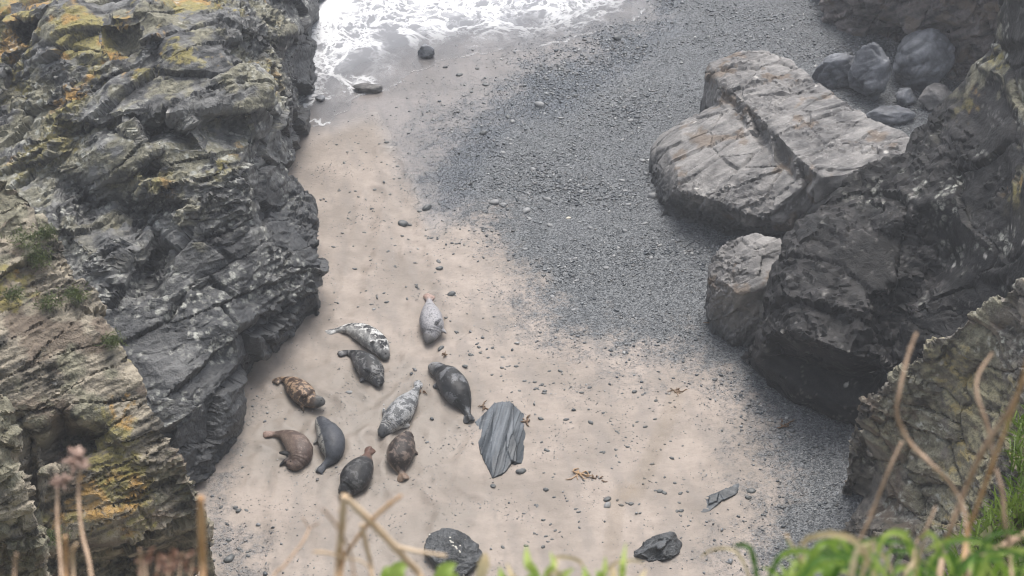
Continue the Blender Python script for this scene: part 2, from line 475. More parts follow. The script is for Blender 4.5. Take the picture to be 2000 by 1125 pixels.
def shore_d(x, y):
    """distance to the waterline, positive towards the sea"""
    d = np.full(x.shape, 1e9); sgn = np.zeros(x.shape)
    for k in range(len(WLW) - 1):
        ax, ay = WLW[k]; bx, by = WLW[k + 1]; ex, ey = bx - ax, by - ay
        t = np.clip(((x - ax) * ex + (y - ay) * ey) / (ex * ex + ey * ey), 0, 1)
        dx, dy = x - ax - t * ex, y - ay - t * ey
        dd = np.hypot(dx, dy); s = ex * dy - ey * dx
        up = dd < d - 1e-9
        sgn = np.where(up, np.sign(s), sgn); d = np.minimum(d, dd)
    return d * sgn

CORE = [(1330, -80), (1280, 30), (1150, 105), (1010, 180), (900, 250), (862, 320), (880, 395), (960, 440), (1015, 510), (1045, 590), (1110, 655), (1190, 650),
        (1330, 655), (1410, 735), (1470, 800), (1525, 880), (1550, 950), (1530, 1060), (1570, 1180), (1900, 1180), (1900, -80)]
MIXED = [(1250, -80), (1000, 90), (880, 150), (800, 200), (830, 330), (830, 430), (870, 480), (850, 560), (930, 640), (985, 720), (1090, 780), (1270, 720), (1350, 800),
         (1370, 900), (1420, 980), (1330, 1040), (1330, 1180), (1900, 1180), (1900, -80)]
LOWL = [(455, 810), (520, 790), (480, 900), (470, 980), (520, 1040), (540, 1180), (380, 1180), (380, 960)]

def shingle_density(P):
    px, py = project(P)
    nz = fbm(P * np.array([0.35, 0.35, 0]) + 3.1, 4, 71) * 60 + fbm(P * np.array([1.6, 1.6, 0]), 3, 72) * 45
    core = sstep(-185, 140, poly_sd(px, py, CORE) + nz)
    mix = sstep(-70, 120, poly_sd(px, py, MIXED) + nz * 1.4) * 0.36
    low = sstep(-35, 50, poly_sd(px, py, LOWL) + nz * 0.9) * 0.45
    return np.maximum(np.maximum(core, mix), low)

def ground_z(P):
    sd = shore_d(P[:, 0], P[:, 1])
    z = np.where(sd > 0, -0.035 * np.minimum(sd, 40), np.minimum(-sd * 0.03, 0.05))
    return z, sd

def grid_mesh(xs, ys):
    X, Y = np.meshgrid(xs, ys); nx, ny = len(xs), len(ys)
    V = np.stack([X.ravel(), Y.ravel(), np.zeros(nx * ny)], 1)
    i = np.arange(nx * ny).reshape(ny, nx)
    F = np.stack([i[:-1, :-1].ravel(), i[:-1, 1:].ravel(), i[1:, 1:].ravel(), i[1:, :-1].ravel()], 1)
    return V, F

def spaced(a, b, step, far0, far1):
    core = np.arange(a, b, step)
    g = np.cumsum(step * 1.35 ** np.arange(1, 40))
    lo = a - g[g < far0]; hi = core[-1] + g[g < far1]
    return np.concatenate([lo[::-1], core, hi])

TRACKS = [at(np.array([a for a, b in t], float), np.array([b for a, b in t], float), 0.0)[:, :2] for t in (
    [(670, 650), (690, 580), (715, 480), (730, 380)], [(840, 575), (815, 500), (790, 400), (760, 300)], [(585, 830), (530, 900), (500, 1000), (520, 1120)],
    [(730, 860), (750, 960), (700, 1060)], [(915, 835), (870, 900), (860, 960), (960, 1010)], [(640, 800), (720, 790), (830, 700), (900, 650)], [(770, 940), (830, 1000), (800, 1100)])]

BODIES = [at(np.array([a for a, b in t], float), np.array([b for a, b in t], float), 0.0)[:, :2] for t in (
    [(838, 598), (843, 645), (832, 680)], [(665, 652), (720, 668), (756, 710)], [(682, 700), (716, 724), (743, 764)], [(553, 750), (590, 778), (634, 798)],
    [(540, 856), (584, 876), (580, 914)], [(636, 914), (650, 886), (625, 828)], [(816, 766), (780, 815), (741, 862)], [(717, 896), (698, 932), (668, 980)],
    [(784, 928), (783, 896), (799, 858)], [(913, 816), (892, 770), (842, 724)])]

def ground(V):
    """beach surface: height, distance to the water, shingle cover"""
    z, sd = ground_z(V)
    dens = shingle_density(V)
    vis = sstep(-3, 0, 15 - np.abs(V[:, 0] - 1)) * (V[:, 1] < 70)
    P2 = V * np.array([1, 1, 0])
    fs_ = np.clip(1 - dens * 1.5, 0, 1) * sstep(-1.5, -9, sd)
    z = z + vis * (0.03 * fbm(P2 * 0.25, 2, 11) * sstep(1, -6, sd) + fs_ * (0.030 * fbm(P2 * np.array([1.8, 2.2, 0]), 4, 12) + 0.032 * np.minimum(ridged(P2 * 1.3 + 4, 3, 13), 1.2) * sstep(0.0, 0.3, fbm(P2 * 0.5, 2, 15) + 0.12))
                   + np.clip(dens, 0, 1) * 0.03 * fbm(P2 * np.array([1.1, 1.1, 0]), 3, 14))
    # drag marks left by the seals hauling across the sand
    for tr in TRACKS:
        d = np.full(len(V), 9.0)
        for (a, b) in zip(tr[:-1], tr[1:]):
            e = b - a; t = np.clip(((V[:, :2] - a) @ e) / (e @ e), 0, 1); d = np.minimum(d, np.hypot(*(V[:, :2] - a - t[:, None] * e).T))
        k = d < 0.7
        if k.any():
            dk = d[k] + 0.10 * fbm(P2[k] * 2.0, 2, 16)
            z[k] += (-0.085 * np.exp(-(dk / 0.22) ** 2) + 0.045 * np.exp(-((dk - 0.38) / 0.10) ** 2)) * (0.55 + 0.9 * fbm(P2[k] * 1.3, 2, 17))
    # sand pushed up in low rims round the lying bodies
    for tr in BODIES:
        c = tr.mean(0); near = np.hypot(V[:, 0] - c[0], V[:, 1] - c[1]) < 2.2
        if not near.any(): continue
        W = V[near][:, :2]; d = np.full(len(W), 9.0)
        for (a, b) in zip(tr[:-1], tr[1:]):
            e = b - a; t = np.clip(((W - a) @ e) / (e @ e), 0, 1); d = np.minimum(d, np.hypot(*(W - a - t[:, None] * e).T))
        d = d + 0.10 * fbm(P2[near] * 2.4, 2, 27)
        z[near] += 0.045 * np.exp(-((d - 0.52) / 0.11) ** 2) * np.clip(0.6 + 1.6 * fbm(P2[near] * 1.7, 2, 28), 0, 1.4) - 0.03 * np.exp(-(d / 0.34) ** 4)
    return z, sd, dens

V, F = grid_mesh(spaced(-13, 15, 0.085, 120, 120), spaced(29.5, 67, 0.085, 55, 90))
z, sd, dens = ground(V)
P2 = V * np.array([1, 1, 0])
V[:, 2] = z
px, py = project(V)
wetn = fbm(P2 * 0.3, 3, 18) * 60
WETP = [(560, 262), (650, 255), (735, 225), (780, 340), (850, 430), (900, 390), (960, 310), (1060, 250), (1200, 160), (1320, 60), (1330, -90), (500, -90)]
wet = sstep(-35, 35, poly_sd(px, py, WETP) + wetn * 0.6)
DAMP = [(470, 800), (640, 700), (870, 700), (930, 780), (900, 950), (700, 1010), (480, 930)]
damp = np.maximum(0.75 * sstep(-70, 70, poly_sd(px, py, DAMP) + wetn), 0.6 * sstep(-60, 60, poly_sd(px, py, [(600, 1130), (840, 960), (1000, 950), (930, 1060), (820, 1130)]) + wetn))

tone = np.clip(0.55 + 0.9 * fbm(P2 * 0.5, 4, 81, 0.6) + 0.22 * fbm(P2 * np.array([3.0, 3.6, 0]), 3, 83, 0.7), 0, 1)
strk = sstep(0.0, 0.5, fbm((P2 @ np.array([[0.98, -0.2, 0], [0.2, 0.98, 0], [0, 0, 1]])) * np.array([2.4, 0.3, 0]), 4, 82, 0.6))
m, n, l, bs = nt('wet_sand_and_shingle'); g = G(n, l); geo = g.pos(); Pn = geo.outputs['Position']
s2 = g.tex('Noise', Pn, 9.0, Detail=3.0, Roughness=0.7).outputs[0]
sand = g.mix(g.attr('tone'), (0.205, 0.174, 0.147), (0.315, 0.266, 0.228))
sand = g.mix(g.math('MULTIPLY', g.attr('streak'), 0.5), sand, (0.190, 0.168, 0.150))
sand = g.mix(g.math('MULTIPLY', g.range(s2, 0.35, 0.8), 0.35), sand, (0.165, 0.143, 0.122))
sand = g.mix(g.math('MULTIPLY', g.attr('damp'), 0.8), sand, (0.150, 0.131, 0.108))
gr = g.tex('Voronoi', Pn, 24.0, Randomness=1.0)
gcol = g.mix(g.range(g.xyz(gr.outputs['Color'])[0], 0.1, 0.95), (0.032, 0.037, 0.042), (0.145, 0.152, 0.158))
gmask = g.math('ADD', g.math('MULTIPLY', g.attr('shingle'), 1.25), g.math('MULTIPLY', g.math('SUBTRACT', s2, 0.5), 1.3))
gm = g.math('MULTIPLY', g.range(gmask, 0.12, 1.0), g.range(g.attr('shingle'), 0.02, 0.3))
col = g.mix(gm, sand, gcol)
wetc = g.mix(1.0, col, (0.62, 0.66, 0.72), 'MULTIPLY')
wf = g.attr('wet')
col = g.mix(wf, col, wetc)
l.new(col, bs.inputs['Base Color'])
rr = g.math('SUBTRACT', 0.72, g.math('MULTIPLY', wf, 0.54)); rr = g.math('SUBTRACT', rr, g.math('MULTIPLY', g.attr('damp'), 0.22))
l.new(rr, bs.inputs['Roughness'])
b = g.bump(g.math('ADD', g.math('MULTIPLY', g.range(gr.outputs['Distance'], 0.6, 0.0), gm), g.math('MULTIPLY', s2, 0.45)), 0.8, 0.03)
l.new(b, bs.inputs['Normal'])
M['beach'] = m
tag(mesh_obj('beach', V, F, m, attrs={'shingle': dens, 'wet': wet, 'damp': damp, 'tone': tone, 'streak': strk}), kind='structure')

# the sea: a thin sheet of swash running up the sand, with foam
V, F = grid_mesh(spaced(-13, 12, 0.10, 115, 115), spaced(46, 72, 0.10, 1, 80))
sd = shore_d(V[:, 0], V[:, 1]) + 0.35 * fbm(V * np.array([0.9, 0.9, 0]), 3, 41)
P2 = V * np.array([1, 1, 0])
px, py = project(V)
near = sstep(80, 60, V[:, 1])
V[:, 2] = np.where(sd > 0, 0.006 + near * (0.012 * fbm(P2 * 0.8, 3, 42) * np.clip(sd, 0, 1) + 0.02 * np.clip(sd / 3, 0, 1) * ridged(P2 * 0.5, 2, 43)), -0.6)
V[:, 2] = np.where(sd > 0, V[:, 2], -0.35)
keep = (sd[F] > -0.4).any(1); F = F[keep]
left = sstep(60, -40, px - 640) * sstep(290, 230, py)
foam = np.clip(0.08 + 0.05 * np.clip(sd, 0, 6) + 0.13 * sstep(110, 10, py) * sstep(1330, 1100, px) + 0.16 * left, 0, 1)
foam = foam + 0.5 * np.exp(-(((px - 700) / 28) ** 2 + ((py - 165) / 16) ** 2)) + 0.4 * np.exp(-(((px - 752) / 22) ** 2 + ((py - 188) / 7) ** 2))
foam = foam + 0.18 * np.exp(-(sd / 0.14) ** 2)
m, n, l, bs = nt('swash_and_foam'); g = G(n, l); geo = g.pos(); Pn = geo.outputs['Position']
n1 = g.tex('Noise', Pn, 0.65, Detail=4.0, Roughness=0.6, Distortion=0.5).outputs[0]
n2 = g.tex('Noise', g.mapping(Pn, loc=(7, 3, 0), scale=(1, 0.8, 1)), 1.7, Detail=4.0, Roughness=0.66, Distortion=0.35).outputs[0]
nn = g.tex('Noise', Pn, 0.55, Detail=4.0, Roughness=0.6).outputs[0]
fo = g.attr('foam')
l1 = g.range(g.math('ABSOLUTE', g.math('SUBTRACT', n1, 0.5)), 0.06, 0.0); l2 = g.range(g.math('ABSOLUTE', g.math('SUBTRACT', n2, 0.5)), 0.075, 0.0)
a = g.math('MAXIMUM', g.math('MULTIPLY', l1, g.range(fo, 0.05, 0.30)), g.math('MULTIPLY', l2, g.range(g.math('ADD', fo, g.math('MULTIPLY', g.math('SUBTRACT', nn, 0.5), 0.8)), 0.12, 0.45)))
solid = g.range(g.math('ADD', g.math('ADD', fo, g.math('MULTIPLY', nn, 0.9)), g.math('MULTIPLY', n2, 0.35)), 0.96, 1.42)
fm = g.math('MAXIMUM', g.math('MULTIPLY', a, 0.7), solid)
wcol = g.mix(nn, (0.15, 0.155, 0.165), (0.22, 0.22, 0.23))
l.new(g.mix(fm, wcol, (0.78, 0.79, 0.80)), bs.inputs['Base Color'])
l.new(g.range(fm, 0, 1, 0.10, 0.75), bs.inputs['Roughness'])
b = g.bump(g.tex('Noise', Pn, 2.5, Detail=3.0).outputs[0], 0.12, 0.05)
l.new(b, bs.inputs['Normal'])
tr = n.new('ShaderNodeBsdfTransparent'); ms = n.new('ShaderNodeMixShader')
l.new(g.math('MAXIMUM', fm, g.attr('depth')), ms.inputs[0]); l.new(tr.outputs[0], ms.inputs[1]); l.new(bs.outputs[0], ms.inputs[2])
l.new(ms.outputs[0], n['Material Output'].inputs['Surface'])
tag(mesh_obj('sea', V, F, m, attrs={'foam': foam, 'depth': 0.25 + 0.75 * sstep(0.1, 3.0, sd)}), kind='structure')

# ------------------------------------------------------------------ the big rocks
rock('lichened_outcrop',
     [(385, 985, -.3), (432, 905, -.3), (470, 830, -.3), (500, 752, -.3), (516, 728, -.3), (560, 692, -.3), (596, 645, -.3), (606, 615, .1), (622, 570, 1.0), (624, 520, 1.5),
      (612, 450, 1.6), (590, 380, 1.5), (568, 310, 1.2), (580, 265, .6), (594, 225, .3), (592, 170, .4), (602, 110, .4), (612, 60, .3), (623, 0, .3), (630, -90, .3),
      (400, -100, 5.5), (200, -100, 6), (-100, -100, 5.5), (-100, 400, 4), (-100, 700, 3), (150, 920, 1.0), (300, 1020, -.2)],
     [(450, 820, .9), (520, 690, .8), (560, 640, 1.0), (480, 700, 1.8), (430, 760, 2.0), (400, 880, .9), (350, 850, 1.8), (330, 760, 2.6), (540, 560, 2.0), (590, 560, 1.6),
      (595, 480, 2.0), (560, 470, 2.5), (520, 600, 2.0), (460, 640, 2.6), (500, 520, 3.0),
      (430, 560, 3.1), (360, 600, 3.2), (300, 620, 3.1), (410, 640, 2.8), (380, 680, 2.6), (350, 480, 4.0), (320, 540, 3.7), (390, 520, 3.7), (260, 470, 4.1), (210, 450, 4.2),
      (180, 490, 3.9), (220, 540, 3.6), (200, 600, 3.2), (302, 470, 3.2), (285, 520, 2.9), (280, 700, 2.6), (150, 520, 3.6), (280, 420, 3.2), (180, 405, 3.4), (230, 395, 3.7), (380, 440, 4.3),
      (290, 300, 5.5), (330, 285, 5.7), (400, 283, 5.7), (440, 310, 5.5), (475, 345, 5.0), (480, 440, 4.0), (440, 500, 3.5), (370, 400, 4.7), (300, 370, 5.0), (430, 400, 4.6),
      (205, 285, 5.6), (275, 285, 5.6), (190, 340, 4.9), (260, 330, 5.2), (287, 325, 4.2), (100, 330, 4.6), (120, 430, 4.2), (80, 400, 4.3), (30, 330, 4.5),
      (200, 268, 4.5), (290, 262, 4.5), (340, 258, 4.7), (430, 223, 5.3), (190, 238, 5.9), (240, 222, 6.25), (290, 217, 6.35), (350, 222, 6.3), (425, 203, 6.25),
      (230, 190, 6.3), (320, 150, 6.6), (420, 140, 6.6), (470, 140, 6.5), (520, 175, 6.1), (535, 205, 5.6), (480, 210, 6.0), (360, 115, 6.9),
      (540, 250, 4.5), (500, 270, 5.0), (550, 320, 2.6), (515, 350, 3.6), (540, 400, 2.5), (556, 230, 3.5), (575, 200, 1.8),
      (120, 130, 6.4), (200, 100, 6.7), (285, 88, 7.0), (300, 120, 6.5), (270, 140, 6.5), (170, 200, 5.9), (110, 230, 5.6), (120, 190, 5.9), (60, 200, 4.9), (20, 150, 5),
      (265, 40, 7.3), (290, 18, 7.6), (330, 60, 7.1), (390, 85, 6.9), (440, 110, 6.7), (240, 70, 6.4), (200, 50, 7.0), (140, 20, 7.1), (100, 40, 6.8), (80, 90, 6.1), (55, 60, 4.9),
      (20, 30, 6.3), (40, 90, 5.9), (10, 110, 5.8), (340, 10, 6.2), (420, 30, 6.5), (460, 50, 6.5), (500, 50, 6.3), (470, 85, 6.0), (530, 110, 5.0), (545, 70, 5.3), (580, 60, 3.8),
      (555, 150, 3.5), (582, 120, 1.5), (592, 20, 2.8), (550, -40, 4.5)],
     'rock_left', 'large sea outcrop with yellow lichen on top and barnacles below, beside the sand', 'rock', voxel=0.05, seed=3, L=4.6, flat=0.20, A=0.12, L2=0.75, A2=0.042, steps=0.07, lump=0.06, groove=0.22, fine=0.016, calm=0.25, bend=0.2)

rock('mossy_cliff_spur',
     [(-100, 290, 11.5), (0, 345, 10.8), (44, 362, 10.6), (72, 402, 10.2), (76, 450, 9.9), (116, 465, 9.8), (158, 540, 9.3), (203, 615, 8.9), (243, 685, 8.4), (270, 742, 8.0),
      (280, 790, 7.6), (315, 838, 7.2), (355, 902, 6.7), (392, 962, 6.1), (396, 1010, 5.6), (402, 1060, 4.6), (412, 1125, 3.4), (434, 1320, -0.3), (-100, 1500, -.3)],
     [(367, 1012, 5.5), (300, 1037, 5.4), (220, 1057, 5.4), (140, 1040, 5.7), (362, 1045, 3.6), (300, 1072, 3.1), (220, 1092, 3.0), (150, 1095, 3.5), (60, 1100, 4.5),
      (330, 960, 6.0), (250, 900, 6.9), (300, 1000, 5.8), (200, 980, 6.4), (150, 950, 6.7), (130, 850, 6.5), (180, 860, 6.3), (80, 880, 6.5), (60, 850, 6.8), (150, 812, 7.9),
      (80, 838, 7.7), (225, 835, 7.5), (240, 790, 7.7), (150, 905, 7.1), (90, 930, 7.1), (215, 870, 7.1), (50, 560, 9.5), (100, 620, 9.2), (20, 650, 9.2), (150, 700, 8.6), (60, 740, 8.6),
      (200, 740, 8.2), (120, 780, 8.1), (30, 800, 8.2), (30, 480, 10), (60, 500, 9.8), (100, 530, 9.6), (180, 640, 8.9), (-50, 500, 10.2), (-50, 700, 9.2), (30, 420, 10.4), (20, 455, 10.1)],
     'rock_spur_l', 'brown mossy layered cliff spur whose edge slants down past the outcrop', 'cliff', voxel=0.05, seed=11, L=3.2, flat=0.2, A=0.06, L2=0.55, A2=0.028, lump=0.02, steps=0.075, groove=0.15, fine=0.014, calm=0.3, bend=0.2, zcull=2.0)

rock('corner_cliff_spur',
     [(-100, 690, 12.4), (0, 745, 11.6), (20, 790, 11.2), (28, 830, 10.9), (26, 880, 10.5), (46, 940, 10.0), (58, 985, 9.5), (78, 1045, 8.8), (50, 1080, 8.0), (30, 1180, 6.5), (-100, 1400, 4)],
     [(0, 900, 10.6), (0, 1000, 9.6), (-40, 850, 11.2), (40, 1057, 8.8), (0, 1070, 8.6), (20, 1085, 7.6)],
     'rock_spur_l', 'narrow grey cliff rib at the very edge, nearest on the mossy side', 'cliff', voxel=0.045, seed=17, L=2.4, flat=0.2, A=0.05, A2=0.024, lump=0.02, steps=0.06, groove=0.12, fine=0.012, calm=0.3, zcull=4.0)

rock('dark_headland_rock',
     [(1447, 704, -.3), (1456, 690, .2), (1472, 650, 1.2), (1494, 590, 2.0), (1514, 520, 2.8), (1539, 472, 3.3), (1569, 434, 3.7), (1614, 376, 4.2), (1654, 341, 4.5), (1700, 318, 4.7),
      (1760, 304, 4.8), (1779, 274, 4.9), (1806, 252, 5.2), (1846, 202, 6.0), (1886, 152, 6.8), (1899, 122, 7.2), (1934, 102, 7.6), (1940, 60, 8.2), (1956, 0, 9.2), (1972, -90, 10.5),
      (2110, -90, 11.5), (2110, 600, 8), (1950, 660, 4), (1800, 810, 1.2), (1720, 880, -.3), (1665, 853, -.3), (1620, 838, -.3), (1560, 802, -.3), (1505, 766, -.3), (1468, 733, -.3)],
     [(1500, 650, 2.2), (1480, 700, 1.2), (1530, 600, 2.9), (1560, 520, 3.4), (1600, 430, 3.9), (1680, 380, 4.3), (1640, 500, 3.7), (1700, 450, 4.1), (1720, 560, 3.4), (1600, 600, 3.2),
      (1545, 650, 2.9), (1600, 672, 2.9), (1660, 692, 2.8), (1710, 690, 2.7), (1540, 690, 1.2), (1600, 712, 1.0), (1660, 732, 1.0), (1715, 728, 1.0),
      (1500, 715, 1.0), (1540, 742, .9), (1600, 775, .7), (1650, 795, .7), (1700, 785, 1.1), (1560, 780, .4), (1745, 720, 2.0),
      (1765, 655, 2.9), (1780, 600, 3.4), (1850, 560, 4.0), (1800, 670, 2.9), (1900, 500, 4.8), (1960, 500, 5.3), (1870, 610, 3.7), (1735, 665, 2.1), (1765, 590, 2.9), (1840, 510, 3.8),
      (1800, 400, 4.9), (1780, 330, 4.9), (1880, 380, 5.6), (1850, 300, 5.6), (1930, 300, 6.5), (1900, 220, 6.6), (2000, 250, 7.6), (1960, 150, 8.0), (2000, 100, 9.0), (2000, 400, 6.6),
      (1990, 0, 9.8), (1934, 170, 7.2), (2050, 500, 7)],
     'rock_dark', 'huge dark rounded rock face rising beside the grey shingle', 'rock', voxel=0.065, seed=23, L=3.4, A=0.05, L2=0.7, A2=0.020, lump=0.08, steps=0.02, groove=0.09, flat=0.6, calm=0.15, fine=0.008, strata=(0.5, 0.3, 0.8))

rock('near_cliff_spur',
     [(1692, 948, -.2), (1688, 900, .9), (1684, 870, 1.5), (1668, 815, 2.7), (1674, 797, 3.0), (1706, 759, 3.6), (1746, 728, 4.3), (1804, 686, 5.1), (1854, 646, 5.8), (1904, 606, 6.5),
      (1954, 571, 7.2), (2004, 538, 7.9), (2110, 470, 9.2), (2110, 1300, 4.5), (1900, 1300, .5), (1560, 1220, -.3), (1580, 1100, -.3), (1606, 1055, -.3), (1655, 1000, -.3)],
     [(1780, 722, 4.6), (1880, 652, 5.9), (1980, 582, 7.3), (1700, 830, 2.7), (1750, 790, 3.5), (1790, 805, 3.4), (1850, 762, 4.3), (1950, 692, 5.8), (1720, 920, 1.3), (1706, 970, .6),
      (1800, 900, 2.5), (1880, 850, 3.6), (1980, 800, 5.1), (1750, 1000, 1.0), (1850, 980, 2.1), (1950, 930, 3.7), (1660, 1050, .5), (1700, 1080, .6), (1800, 1080, .9), (1950, 1060, 2.8), (2050, 800, 6)],
     'rock_spur_r', 'grey cliff spur with a pale lichened ridge, nearest below the dark rock', 'cliff', voxel=0.055, seed=29, L=1.8, A=0.04, A2=0.022, lump=0.03, steps=0.04, groove=0.14, fine=0.012, strata=(0.45, 0.35, 0.8))

rock('pale_slab_boulder',
     [(1292, 447, -.3), (1288, 420, .1), (1300, 390, .5), (1276, 340, .3), (1272, 290, .6), (1289, 265, .9), (1329, 242, 1.2), (1374, 214, 1.3), (1395, 203, 1.2), (1376, 182, .9),
      (1374, 140, 1.6), (1384, 120, 1.9), (1420, 108, 2.1), (1465, 100, 2.2), (1505, 101, 2.3), (1540, 111, 2.4), (1598, 163, 2.7), (1658, 199, 3.0), (1698, 233, 3.2), (1765, 258, 3.4),
      (1800, 300, 3.2), (1700, 420, 2.0), (1580, 460, .5), (1540, 470, -.3), (1400, 478, -.3), (1340, 465, -.3)],
     [(1440, 130, 2.3), (1500, 160, 2.6), (1405, 160, 2.1), (1400, 187, 1.6), (1455, 200, 2.6), (1505, 250, 2.8), (1550, 300, 3.0), (1603, 345, 3.05), (1650, 340, 3.15), (1740, 300, 3.4),
      (1600, 230, 3.05), (1660, 270, 3.2), (1435, 207, 1.9), (1485, 257, 2.0), (1530, 308, 2.15), (1580, 357, 2.3), (1423, 217, 2.15), (1468, 266, 2.3), (1512, 315, 2.4), (1562, 368, 2.35),
      (1400, 222, 2.0), (1340, 257, 1.6), (1303, 290, 1.2), (1293, 330, .9), (1320, 330, 1.5), (1380, 290, 1.95), (1420, 340, 1.9), (1460, 385, 1.8), (1520, 400, 1.9), (1560, 410, 1.6),
      (1325, 368, 1.35), (1370, 383, 1.45), (1430, 403, 1.6), (1490, 428, 1.5), (1545, 440, 1.2), (1312, 405, .3), (1370, 435, .1), (1430, 450, .2), (1500, 460, .2)],
     'rock_pale', 'biggest pale grey boulder, split slab resting on the shingle', 'boulder', voxel=0.05, seed=31, L=1.8, A=0.015, L2=0.5, A2=0.005, lump=0.0, steps=0.012, groove=0.07, fine=0.005, bend=0.08, strata=(-0.45, 0.8, 0.4))

rock('pale_small_boulder',
     [(1441, 704, -.3), (1428, 680, 0), (1408, 630, .6), (1393, 580, 1.3), (1387, 530, 1.8), (1389, 497, 2.1), (1408, 481, 2.25), (1442, 466, 2.4), (1480, 457, 2.6), (1515, 461, 2.7),
      (1540, 475, 2.6), (1530, 540, 2.1), (1505, 620, 1.2), (1478, 692, -.3)],
     [(1420, 500, 2.2), (1470, 490, 2.5), (1404, 545, 1.9), (1440, 572, 1.95), (1490, 562, 2.05), (1430, 605, 1.2), (1470, 612, 1.2), (1445, 655, .5)],
     'rock_pale', 'flat-topped pale boulder wedged against the dark rock face', 'boulder', voxel=0.045, seed=37, L=1.0, A=0.02, L2=0.4, A2=0.005, lump=0.01, steps=0.014, groove=0.03, fine=0.005, bend=0.1, strata=(-0.45, 0.8, 0.4))

rock('overhanging_rock',
     [(1596, -100, 1.5), (1612, -14, 1.2), (1660, 18, .9), (1705, 48, .5), (1750, 70, .0), (1795, 82, -.3), (1850, 84, -.3), (1910, 78, -.3), (1960, 60, 0), (2010, 0, 3), (2030, -100, 6)],
     [(1700, 30, 1.3), (1745, 50, 1.2), (1790, 62, 1.4), (1830, 48, 1.9), (1880, 42, 2.4), (1935, 22, 3.1), (1700, 0, 2.0), (1800, 20, 2.3), (1880, 0, 3.2), (1750, -50, 3.5)],
     'rock_red', 'reddish grey overhanging rock above the round boulder at the far shingle', 'rock', voxel=0.065, seed=41, L=1.6, A=0.10, lump=0.12, steps=0.08)

prism_rock('layered_slate_slab',
    [[(929, 822, .09), (946, 806, .13), (966, 786, .18), (962, 829, .18), (959, 898, .15), (962, 933, .09), (952, 912, .08), (941, 889, .08), (930, 852, .08)],
     [(966, 786, .20), (996, 783, .24), (1003, 796, .25), (1001, 847, .25), (1006, 865, .24), (994, 889, .20), (998, 904, .16), (987, 921, .12), (962, 933, .10), (959, 898, .16), (962, 829, .20)],
     [(1000, 787, .24), (1014, 801, .14), (1024, 808, .07), (1028, 838, .05), (1024, 875, .05), (1021, 905, .05), (1004, 902, .16), (996, 843, .25)],
     [(990, 846, .29), (1004, 848, .28), (1010, 872, .25), (1008, 902, .18), (998, 898, .20), (989, 872, .27)]],
    'slate_flat', 'flat blue-grey slate slab with pale stripes lying on sand beside the seals', 0.018, 43, (0.97, -0.2, 0.1))

def low_rock(name, outline, inner, label, seed, mat='rock_boulder', voxel=0.03):
    return rock(name, outline, inner, mat, label, 'rock', voxel=voxel, seed=seed, zcull=-0.2, L=0.7, A=0.02, L2=0.3, A2=0.006, lump=0.012, steps=0.012, groove=0.015, fine=0.004)
prism_rock('half_buried_rock',
    [[(1353, 994, .03), (1372, 971, .08), (1398, 961, .14), (1425, 952, .12), (1432, 960, .09), (1408, 978, .12), (1384, 1000, .05), (1362, 1003, .02)],
     [(1404, 960, .15), (1440, 943, .10), (1452, 947, .05), (1436, 966, .10), (1414, 975, .14)], [(1386, 968, .17), (1404, 962, .18), (1400, 978, .15), (1384, 984, .13)]],
    'slate_flat', 'long half-buried grey rock with small stones at one end', 0.018, 51, (0.3, 0.9, 0.2))
bo = boulder('barnacled_rock', 886, 1082, (0.68, 0.85, 0.36), 'rock_black', 'dark boulder dotted with white limpets behind the green leaves', 53, rot=(0, R(6), R(30)), sink=0.45, cat='rock', sub=5, chop=13, amp=0.07)
LIMPET, n_, l_, b_ = nt('limpet_shell'); b_.inputs['Base Color'].default_value = (0.62, 0.60, 0.54, 1); b_.inputs['Roughness'].default_value = 0.6
bm = bmesh.new(); bmesh.ops.create_cone(bm, cap_ends=True, segments=10, radius1=0.028, radius2=0.006, depth=0.022); lim = bpy.data.meshes.new('limpet'); bm.to_mesh(lim); bm.free(); lim.materials.append(LIMPET)
up_v = [v for v in bo.data.vertices if v.normal.z > 0.55]
for k in range(16):
    v = up_v[(k * k * 131 + 577) % len(up_v)] if k < 6 else min(up_v, key=lambda q: abs(q.co.x - 0.02 - 0.02 * math.sin(k * 2.3)) + abs(q.co.y - 0.30 + 0.06 * (k - 6)))
    e = bpy.data.objects.new('limpet', lim); C.objects.link(e); e.parent = bo; e.location = v.co + v.normal * 0.008; e.rotation_euler = v.normal.to_track_quat('Z', 'Y').to_euler()
low_rock('wedge_rock', [(1228, 1095, -.1), (1236, 1072, .1), (1262, 1055, .15), (1300, 1042, .2), (1316, 1040, .2), (1322, 1055, .1), (1330, 1060, .05), (1326, 1080, .0), (1330, 1102, -.1), (1285, 1106, -.1)],
         [(1250, 1080, .28), (1280, 1062, .34), (1308, 1052, .34), (1300, 1085, .24)], 'dark wedge-shaped rock with a flat top on the sand', 57, 'rock_black')
boulder('swash_stone', 832, 100, (0.30, 0.26, 0.24), 'rock_boulder', 'lone dark brown stone at the edge of the foam', 61, cat='stone', sub=4)
boulder('swash_stone', 625, 192, (0.17, 0.14, 0.11), 'rock_boulder', 'dark stone in the wash beside the outcrop', 62, cat='stone', sub=4)
boulder('washed_rock', 722, 172, (0.60, 0.24, 0.16), 'rock_pale', 'flat low rock ringed by white wash', 63, cat='rock', sub=4, sink=0.45)
boulder('fin_boulder', 1698, 142, (0.62, 0.75, 1.05), 'rock_boulder', 'upright ribbed dark boulder between round boulder and pale slab', 64, rot=(0, R(8), R(20)), sink=0.15)
boulder('fin_boulder', 1635, 140, (0.95, 0.55, 0.62), 'rock_boulder', 'low jagged dark boulder pointing towards the sea', 65, rot=(0, R(-15), R(-20)), sink=0.2)
boulder('round_boulder', 1808, 118, (1.12, 0.95, 1.05), 'rock_boulder', 'large rounded blue-grey boulder under the overhanging rock', 66, rot=(0, R(-12), R(25)), sink=0.2, chop=7)
